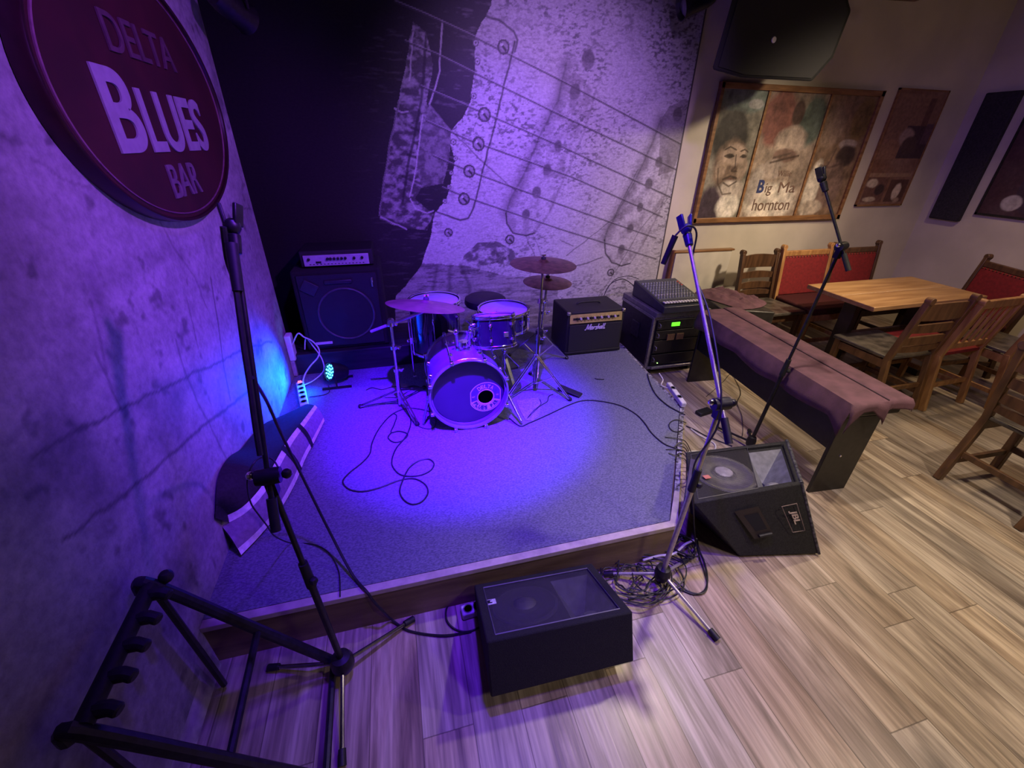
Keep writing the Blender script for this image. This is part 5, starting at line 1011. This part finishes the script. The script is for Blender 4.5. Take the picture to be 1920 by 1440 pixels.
# ------------------------------------------------------------ dark guitar rack stand, lower left
gk = thing('guitar_rack', 'dark padded multi guitar rack stand at the lower left beside the wall', 'guitar rack', (-.62, .82, 0))
A0 = Vector((-0.790,1.016,0.680)); A1 = Vector((-0.778,0.650,0.680)); B0 = Vector((-0.416,1.040,0.060)); B1 = B0 + (A1 - A0)
rk = mat('dark_rack_tube', (.020, .018, .028), .45, .2, (50, .2))
obj('top_rail', MB().tube([A0, A1], .013, 10), rk, gk)
pad = MB(); nP = 7
for i in range(nP):
    f_ = .04 + .92 * i / (nP - 1); p = A0.lerp(A1, f_); pad.cyl(p, p + (A1 - A0).normalized() * .04, .026, n=12)
obj('foam_pad', MB().cyl(A0.lerp(A1, .02), A0.lerp(A1, .98), .021, n=12), rubber, gk)
for i in range(5):
    f_ = .10 + .8 * i / 4; p = A0.lerp(A1, f_); obj('neck_holder', MB().tube(crom([p, p + Vector((.035, .0, .0)), p + Vector((.060, -.008, -.008))], 4), [.018] * 5 + [.016] * 3 + [.012], 10), rubber, gk)
for a_, b_ in ((A0, B0), (A1, B1)): obj('side_frame', MB().tube(crom([a_ + Vector((-.03, 0, -.02)), a_, a_.lerp(b_, .5), b_], 6), .018, 10), rk, gk)
for a_ in (A0, A1):
    f2_ = Vector((-.80, a_.y + .05, .012)); obj('rear_leg', MB().tube([a_, f2_ + Vector((0, 0, .02))], .011, 8), rk, gk)
obj('end_cap', MB().ball(A0 + Vector((-.03, .01, .0)), .022, 10).ball(A0 + Vector((.03, .02, .0)), .02, 10), rubber, gk)
obj('lower_rail', MB().tube([A0.lerp(B0, .52), A1.lerp(B1, .52)], .012, 8), rk, gk)
obj('base_rail', MB().tube([B0 + Vector((0, 0, -.03)), B1 + Vector((0, 0, -.03))], .012, 8), rk, gk)

# ------------------------------------------------------------ cables on the stage and floor
CB = 'cables on the stage carpet'
cable('long black cable in two large loops on the carpet before the bass drum', [(0.122,2.426,0.229),(0.046,2.486,0.229),(-0.050,2.522,0.229),(-0.147,2.468,0.229),(-0.224,2.330,0.229),(-0.266,2.184,0.229),(-0.277,2.080,0.229),(-0.321,2.002,0.229),(-0.382,1.933,0.229),(-0.409,1.871,0.229),(-0.374,1.805,0.229),(-0.306,1.770,0.229),(-0.221,1.777,0.229),(-0.120,1.809,0.229),(-0.044,1.805,0.229),(0.010,1.748,0.229),(0.020,1.680,0.229),(-0.013,1.626,0.229),(-0.061,1.617,0.229),(-0.101,1.657,0.229),(-0.120,1.724,0.229),(-0.102,1.804,0.229),(-0.065,1.896,0.229),(-0.008,1.947,0.229),(0.047,1.950,0.229),(0.073,1.905,0.229),(0.051,1.852,0.229),(-0.004,1.825,0.229),(-0.068,1.831,0.229),(-0.119,1.863,0.229),(-0.153,1.939,0.229),(-0.151,2.015,0.229),(-0.125,2.101,0.229),(-0.080,2.176,0.229),(-0.047,2.259,0.229),(-0.029,2.381,0.229),(-0.056,2.555,0.229)], .0042)
cable('black cable in a small loop left of the bass drum', [(-0.139,2.478,0.231),(-0.116,2.443,0.231),(-0.134,2.346,0.231),(-0.154,2.263,0.231),(-0.106,2.264,0.231),(-0.056,2.219,0.231),(-0.088,2.163,0.231),(-0.138,2.156,0.231),(-0.173,2.209,0.231),(-0.154,2.259,0.231)], .0036)
cable('thin black cable curling beside the left spur of the bass drum', [(-0.012,2.334,0.229),(0.023,2.283,0.229),(0.073,2.247,0.229),(0.113,2.262,0.229),(0.129,2.343,0.229),(0.102,2.386,0.229)], .0025)
cable('black cable running from the bass drum across the carpet to the right stage edge', [(0.601,2.242,0.229),(0.644,2.141,0.229),(0.709,2.159,0.229),(0.850,2.218,0.229),(1.042,2.304,0.229),(1.166,2.335,0.229),(1.285,2.296,0.229),(1.391,2.211,0.229),(1.440,2.094,0.229),(1.444,1.985,0.229),(1.430,1.871,0.229),(1.444,1.758,0.229),(1.487,1.700,0.229),(1.516,1.667,0.229)], .0042)
cable('black cable from the rack case running along the right stage edge', [(1.820,2.589,0.231),(1.781,2.501,0.231),(1.739,2.388,0.231),(1.709,2.266,0.231),(1.711,2.145,0.231),(1.734,2.064,0.231),(1.760,2.003,0.231)], .0042)
cable('small black cable loop lying on the right stage edge', [(1.708,1.916,0.231),(1.693,1.948,0.231),(1.661,1.965,0.231),(1.609,1.946,0.231),(1.575,1.904,0.231),(1.572,1.861,0.231),(1.601,1.843,0.231),(1.656,1.862,0.231)], .003)
cable('thin black cable between the cymbal stands and the pedal plate', [(0.870,2.424,0.229),(0.853,2.358,0.229),(0.770,2.281,0.229),(0.713,2.213,0.229)], .0028)
cable('thin black cable curling beside the pedal plate of the cymbal stands', [(0.721,2.220,0.229),(0.780,2.279,0.229),(0.855,2.347,0.229),(0.911,2.384,0.229),(0.945,2.448,0.229),(0.986,2.470,0.229)], .0028)
cable('short dark twig of cable lying on the carpet in front of the guitar amplifier', [(1.380,2.618,0.229),(1.403,2.601,0.229),(1.447,2.590,0.229)], .0035)
cable('thin black cable on the carpet beside the floor light', [(-0.590,2.969,0.229),(-0.576,2.877,0.229),(-0.607,2.841,0.229),(-0.665,2.834,0.229),(-0.704,2.833,0.229)], .003)
cable('black cable under the left crash cymbal stand', [(-0.321,2.840,0.229),(-0.279,2.866,0.229),(-0.210,2.822,0.229),(-0.123,2.848,0.229),(-0.054,2.813,0.229),(0.017,2.824,0.229),(0.077,2.782,0.229)], .003)
cable('white cable lying in a loop on the floor behind the right floor monitor', [(1.730,1.878,0.006),(1.787,1.885,0.006),(1.842,1.868,0.006),(1.898,1.842,0.006),(1.965,1.874,0.006),(1.994,1.927,0.006),(1.971,1.990,0.006),(1.950,2.048,0.006),(1.942,2.117,0.006)], .0055, white_cable)
cable('white cable along the foot of the stage beside the tangled cables', [(0.994,1.162,0.045),(1.082,1.166,0.045),(1.164,1.159,0.045),(1.253,1.195,0.045),(1.331,1.209,0.045)], .006, white_cable)
cable('black cable looping on the floor right of the tangled cables', [(1.057,1.046,0.006),(1.108,0.999,0.006),(1.155,0.963,0.006),(1.212,0.970,0.006),(1.264,1.019,0.006),(1.306,1.097,0.006),(1.330,1.174,0.006),(1.365,1.241,0.006)], .0042)
cable('black cable running from the tangled cables to the left floor monitor', [(1.086,1.043,0.006),(1.022,1.023,0.006),(0.947,1.015,0.006),(0.888,1.015,0.006),(0.845,1.016,0.006)], .005)
cable('black cable loop beside the socket strip left of the floor monitor', [(0.172,1.059,0.006),(0.112,1.052,0.006),(0.062,1.076,0.006),(0.033,1.125,0.006),(0.045,1.186,0.006),(0.109,1.220,0.006)], .004)
rnd = random.Random(4); cen = Vector((0.918,1.091,0.000)); s = MB(); pts = []
for i in range(95):
    t = i * .62; k_ = i / 95; r_ = .085 + .055 * math.sin(i * .37) + rnd.uniform(-.02, .03)
    pts.append(cen + Vector((r_ * 1.35 * math.cos(t) + .05 * math.sin(i * .11), r_ * .85 * math.sin(t) + .02 * math.cos(i * .2), .010 + .05 * k_ * rnd.random() + .01)))
single('cable_tangle', s.tube(crom(pts, 4), .0033, 6), cable_m, 'tangle of black cables on the floor between the two monitors', 'cable')
pts = []
for i in range(40):
    t = i * .8; r_ = .05 + rnd.uniform(-.02, .035); pts.append(Vector((1.195,1.199,0.000)) + Vector((r_ * 1.3 * math.cos(t) + .03, r_ * 1.1 * math.sin(t), .012 + .05 * rnd.random())))
single('cable_bundle', MB().tube(crom(pts, 4), .0036, 6), cable_m, 'loose bundle of thin cables at the front right corner of the stage', 'cable')
gm_ = mat('olive_cable', (.10, .11, .05), .5)
for i in range(6):
    y0 = 1.62 + .03 * i; x0 = 1.47 + (y0 - 1.62) * .72
    cable(['thin olive cable', 'thin black cable', 'thin dark cable', 'slack black cable', 'slack olive cable', 'short black cable'][i] + ' hanging over the right stage edge by the monitor, ' + ['nearest the monitor', 'second from the monitor', 'third from the monitor', 'fourth from the monitor', 'fifth from the monitor', 'farthest from the monitor'][i],
          [(x0 - .05 - .02 * (i % 3), y0 + .05 * math.cos(i * 2.6), .229), (x0 - .015, y0, .233), (x0 + .035, y0 - .01, .20), (x0 + .06 + .01 * i, y0 - .02, .08), (x0 + .11 + .02 * i, y0 + .02 * (i % 3), .008), (x0 + .24 + .03 * (i % 3), y0 + .08 * math.cos(i * 2.0), .006)], .0028, gm_ if i in (0, 4) else cable_m, 'thin cables over the right stage edge')
cable('thin black cable winding on the floor under the stage piano', [(2.350,2.490,0.006),(2.465,2.556,0.006),(2.677,2.685,0.006),(2.823,2.779,0.006),(2.765,2.623,0.006),(2.671,2.469,0.006),(2.530,2.340,0.006),(2.438,2.180,0.006),(2.309,2.016,0.006),(2.233,1.937,0.006)], .0022)
cable('black cable from the microphone stand foot to the stage edge', [(1.930,2.158,0.006),(1.962,2.100,0.006),(1.993,2.020,0.006),(2.030,1.964,0.006),(2.097,1.869,0.006)], .004)
s2, a, b = power_strip('white socket strip partly hidden behind the left end of the left floor monitor', (0.099,1.129,0.000), (0.200,1.134,0.000), 0.002, 2, .05)
s3, a, b = power_strip('white plug adaptor lying on the right stage edge beside the rack case', (1.869,2.377,0.240), (1.804,2.086,0.240), SH + .003, 2, .035)
cable('white cable curling from the white plug adaptor at the rack case', [(1.869,2.512,0.270), (1.864,2.445,0.250), (1.824,2.397,0.235), (1.844,2.343,0.235)], .0045, white_cable)
single('power_supply', MB().box((2.17, 2.28, .016), (.13, .06, .03), Matrix.Rotation(.2, 3, 'Z')), rubber, 'small black power supply block on the floor beside the stage edge under the stage piano', 'power supply', bev=.008)
single('cable_plugs', MB().cyl((1.93, 2.60, .02), (1.99, 2.55, .03), .022).cyl((1.93, 2.75, .03), (1.98, 2.66, .03), .02).tube(crom([(1.93, 2.60, .02), (1.90, 2.70, .06), (1.97, 2.78, .10), (2.00, 2.84, .06)], 5), .008, 8), rubber, 'clump of black plugs and cables at the foot of the rack case', 'cable')

# ------------------------------------------------------------ chairs and table
def post_top(mb_, p, r=.026): mb_.cyl(Vector(p) + Vector((0, -.022, 0)), Vector(p) + Vector((0, .022, 0)), r, n=14)
def chair_frame(root, W, D, m, H=.93, rake=.07, seat_h=.45, sled=False):
    w2 = W / 2
    for s_ in (-1, 1):
        l_ = MB(); l_.bar((s_ * (w2 - .02), -.075, 0), (s_ * (w2 - .02), .005, seat_h), .038, .042, (0, 1, 0)); l_.bar((s_ * (w2 - .02), .005, seat_h - .01), (s_ * (w2 - .02), -rake, H - .02), .036, .042, (0, 1, 0)); post_top(l_, (s_ * (w2 - .02), -rake - .003, H - .01)); obj('rear_leg', l_, m, root, bev=.004)
        obj('front_leg', MB().bar((s_ * (w2 - .022), D - .03, 0), (s_ * (w2 - .022), D - .03, seat_h), .042, .042, (0, 1, 0)), m, root, bev=.004)
        obj('side_stretcher', MB().bar((s_ * (w2 - .022), -.05, .14), (s_ * (w2 - .022), D - .03, .14), .022, .035), m, root, bev=.002); obj('side_apron', MB().bar((s_ * (w2 - .022), 0, seat_h - .045), (s_ * (w2 - .022), D - .03, seat_h - .045), .022, .06), m, root, bev=.002)
    obj('cross_stretcher', MB().bar((-w2 + .02, D - .03, .17), (w2 - .02, D - .03, .17), .022, .035), m, root, bev=.002); obj('cross_stretcher', MB().bar((-w2 + .02, -.03, .20), (w2 - .02, -.03, .20), .022, .035), m, root, bev=.002); obj('front_apron', MB().bar((-w2 + .02, D - .03, seat_h - .045), (w2 - .02, D - .03, seat_h - .045), .022, .06), m, root, bev=.002)
def ladder(label, m, seat_m, W=.46, group=None):
    r_ = thing('ladder_chair', label, 'chair', (0, 0, 0), group); chair_frame(r_, W, .43, m)
    obj('seat', MB().hexa([(-W / 2 + .01, -.01, .445), (W / 2 - .01, -.01, .445), (W / 2 + .005, .44, .445), (-W / 2 - .005, .44, .445)], [(-W / 2 + .01, -.01, .47), (W / 2 - .01, -.01, .47), (W / 2 + .005, .44, .475), (-W / 2 - .005, .44, .475)]), seat_m, r_, bev=.008)
    for z, h in ((.83, .115), (.70, .055), (.60, .055), (.53, .04)):
        y = -.07 * (z - .45) / .48; s_ = MB(); rows_ = []
        for i in range(9):
            f_ = i / 8 * 2 - 1; yy = y - .022 * (1 - f_ * f_); x = f_ * (W / 2 - .03); zt = z + h / 2 + .012 * (1 - f_ * f_)
            rows_.append([(x, yy - .009, z - h / 2), (x, yy + .009, z - h / 2), (x, yy + .009, zt), (x, yy - .009, zt)])
        s_.loft(rows_, closed=True); obj('back_rail', s_, m, r_)
    return r_
def slat(label, m, seat_m, W=.46):
    r_ = thing('slat_chair', label, 'chair', (0, 0, 0)); chair_frame(r_, W, .43, m, H=.90)
    obj('seat', MB().box2((-W / 2 + .01, -.01, .445), (W / 2 - .01, .43, .47)), seat_m, r_, bev=.006)
    obj('top_rail', MB().bar((-W / 2 + .02, -.068, .87), (W / 2 - .02, -.068, .87), .03, .06), m, r_, bev=.006); obj('bottom_rail', MB().bar((-W / 2 + .02, -.012, .53), (W / 2 - .02, -.012, .53), .025, .045), m, r_, bev=.004)
    for i in range(5):
        x = -W / 2 + .085 + i * (W - .17) / 4; obj('slat', MB().bar((x, -.012, .53), (x, -.066, .86), .030, .014, (0, 1, 0)), m, r_, bev=.003)
    return r_
def redchair(label, m, W=.62):
    r_ = thing('upholstered_chair', label, 'chair', (0, 0, 0)); chair_frame(r_, W, .46, m, H=.97)
    obj('seat', MB().box2((-W / 2 + .012, -.01, .44), (W / 2 - .012, .455, .50)), mat('shaded_red_seat', (.055, .005, .007), .7, 0, (40, .12), (200, .2)), r_, bev=.018, seg=3)  # darker copy of the upholstery red, shade on the seat put into its colour
    bk = obj('back_cushion', MB().hexa([(-W / 2 + .035, -.03, .50), (W / 2 - .035, -.03, .50), (W / 2 - .035, .012, .50), (-W / 2 + .035, .012, .50)], [(-W / 2 + .035, -.085, .875), (W / 2 - .035, -.085, .875), (W / 2 - .035, -.045, .875), (-W / 2 + .035, -.045, .875)]), red_up, r_, bev=.012)
    obj('top_rail', MB().bar((-W / 2 + .02, -.068, .90), (W / 2 - .02, -.068, .90), .036, .05), m, r_, bev=.005)
    nl = MB()
    for i in range(15):
        x = -W / 2 + .055 + i * (W - .11) / 14; nl.ball((x, -.046 + .002, .868), .0075, 8)
    obj('studs', nl, mat('stud_brown', (.16, .08, .04), .4, .5), bk); return r_
def place(o, x, y, deg): o.location = (x, y, 0); o.rotation_euler = (0, 0, R(deg)); return o
mid_oak = mat('mid_oak', (.21, .105, .042), .42, 0, (5, .3), (60, .15), stretch=(6, 6, .8), col2=(.115, .055, .022))
place(ladder('dark ladder back chair against the back wall between the white panel and the red chairs', darkwood, seat_grey, .44), 3.45, 3.41, 180)
place(redchair('wide red upholstered chair against the back wall, next to the ladder back chair', oak), 3.98, 3.38, 180)
place(redchair('wide red upholstered chair against the back wall, behind the far corner of the table', darkwood), 4.61, 3.38, 180)
place(redchair('red upholstered chair turned sideways at the right end of the table', darkwood), 5.12, 2.48, 70)
place(ladder('brown ladder back chair with worn dark seat pushed under the near side of the table', mid_oak, seat_grey, .47), 3.66, 2.02, 0)
place(slat('light oak slat back chair with a red seat at the near side of the table', oak, red_up, .48), 4.13, 1.99, 2)
place(slat('light oak slat back chair at the far right edge of the picture', oak, seat_grey, .48), 4.68, 1.86, -1)
place(ladder('dark wooden chair cut off by the lower right edge of the picture', mat('brown_oak', (.14, .068, .032), .42, 0, (5, .3), (60, .15), stretch=(6, 6, .8), col2=(.07, .034, .016)), seat_grey, .46), 3.22, 1.07, -92)
tb = thing('dining_table', 'rectangular light oak table between the chairs on the right', 'table', (4.12, 2.61, 0))
tabm = mat('table_oak', (.46, .27, .115), .38, 0, (3, .25), (40, .1), stretch=(.8, 7, 7), col2=(.30, .16, .062))
obj('tabletop', MB().hexa([(3.50, 2.30, .715), (4.76, 2.32, .715), (4.76, 2.94, .715), (3.52, 2.93, .715)], [(3.50, 2.30, .752), (4.76, 2.32, .752), (4.76, 2.94, .752), (3.52, 2.93, .752)]), tabm, tb, bev=.005)
obj('tabletop_joint', MB().box2((3.53, 2.60, .7515), (4.74, 2.606, .7535)), mat('pale_joint', (.62, .45, .28), .4), tb)
for x in (3.72, 4.52):
    obj('trestle', MB().box2((x - .03, 2.56, .05), (x + .03, 2.68, .72)).box2((x - .035, 2.36, .0), (x + .035, 2.88, .055)).box2((x - .035, 2.40, .67), (x + .035, 2.84, .716)), mat('black_oak', (.03, .02, .015), .5, 0, (8, .2)), tb, bev=.006)
obj('stretcher', MB().box2((3.74, 2.60, .30), (4.50, 2.64, .40)), darkwood, tb, bev=.004)
# repeats share a group
GR = {'ladder_chair': 'ladder back chairs around the table', 'upholstered_chair': 'red upholstered chairs around the table', 'slat_chair': 'light oak slat back chairs',
      'microphone_stand': 'boom microphone stands around the stage', 'floor_monitor': 'floor monitors at the stage edge', 'stage_light': 'stage spotlights',
      'power_strip': 'power strips on stage and floor', 'cable': 'loose cables on stage and floor'}
for o in bpy.data.objects:
    k = o.name.split('.')[0]
    if o.parent is None and k in GR and 'group' not in o.keys(): o['group'] = GR[k]
for o in bpy.data.objects:
    if o.parent is None and o.get('category') == 'cymbal': o['group'] = 'cymbals of the drum kit'
    if o.parent is None and o.get('category') == 'drum': o['group'] = 'drums of the drum kit'
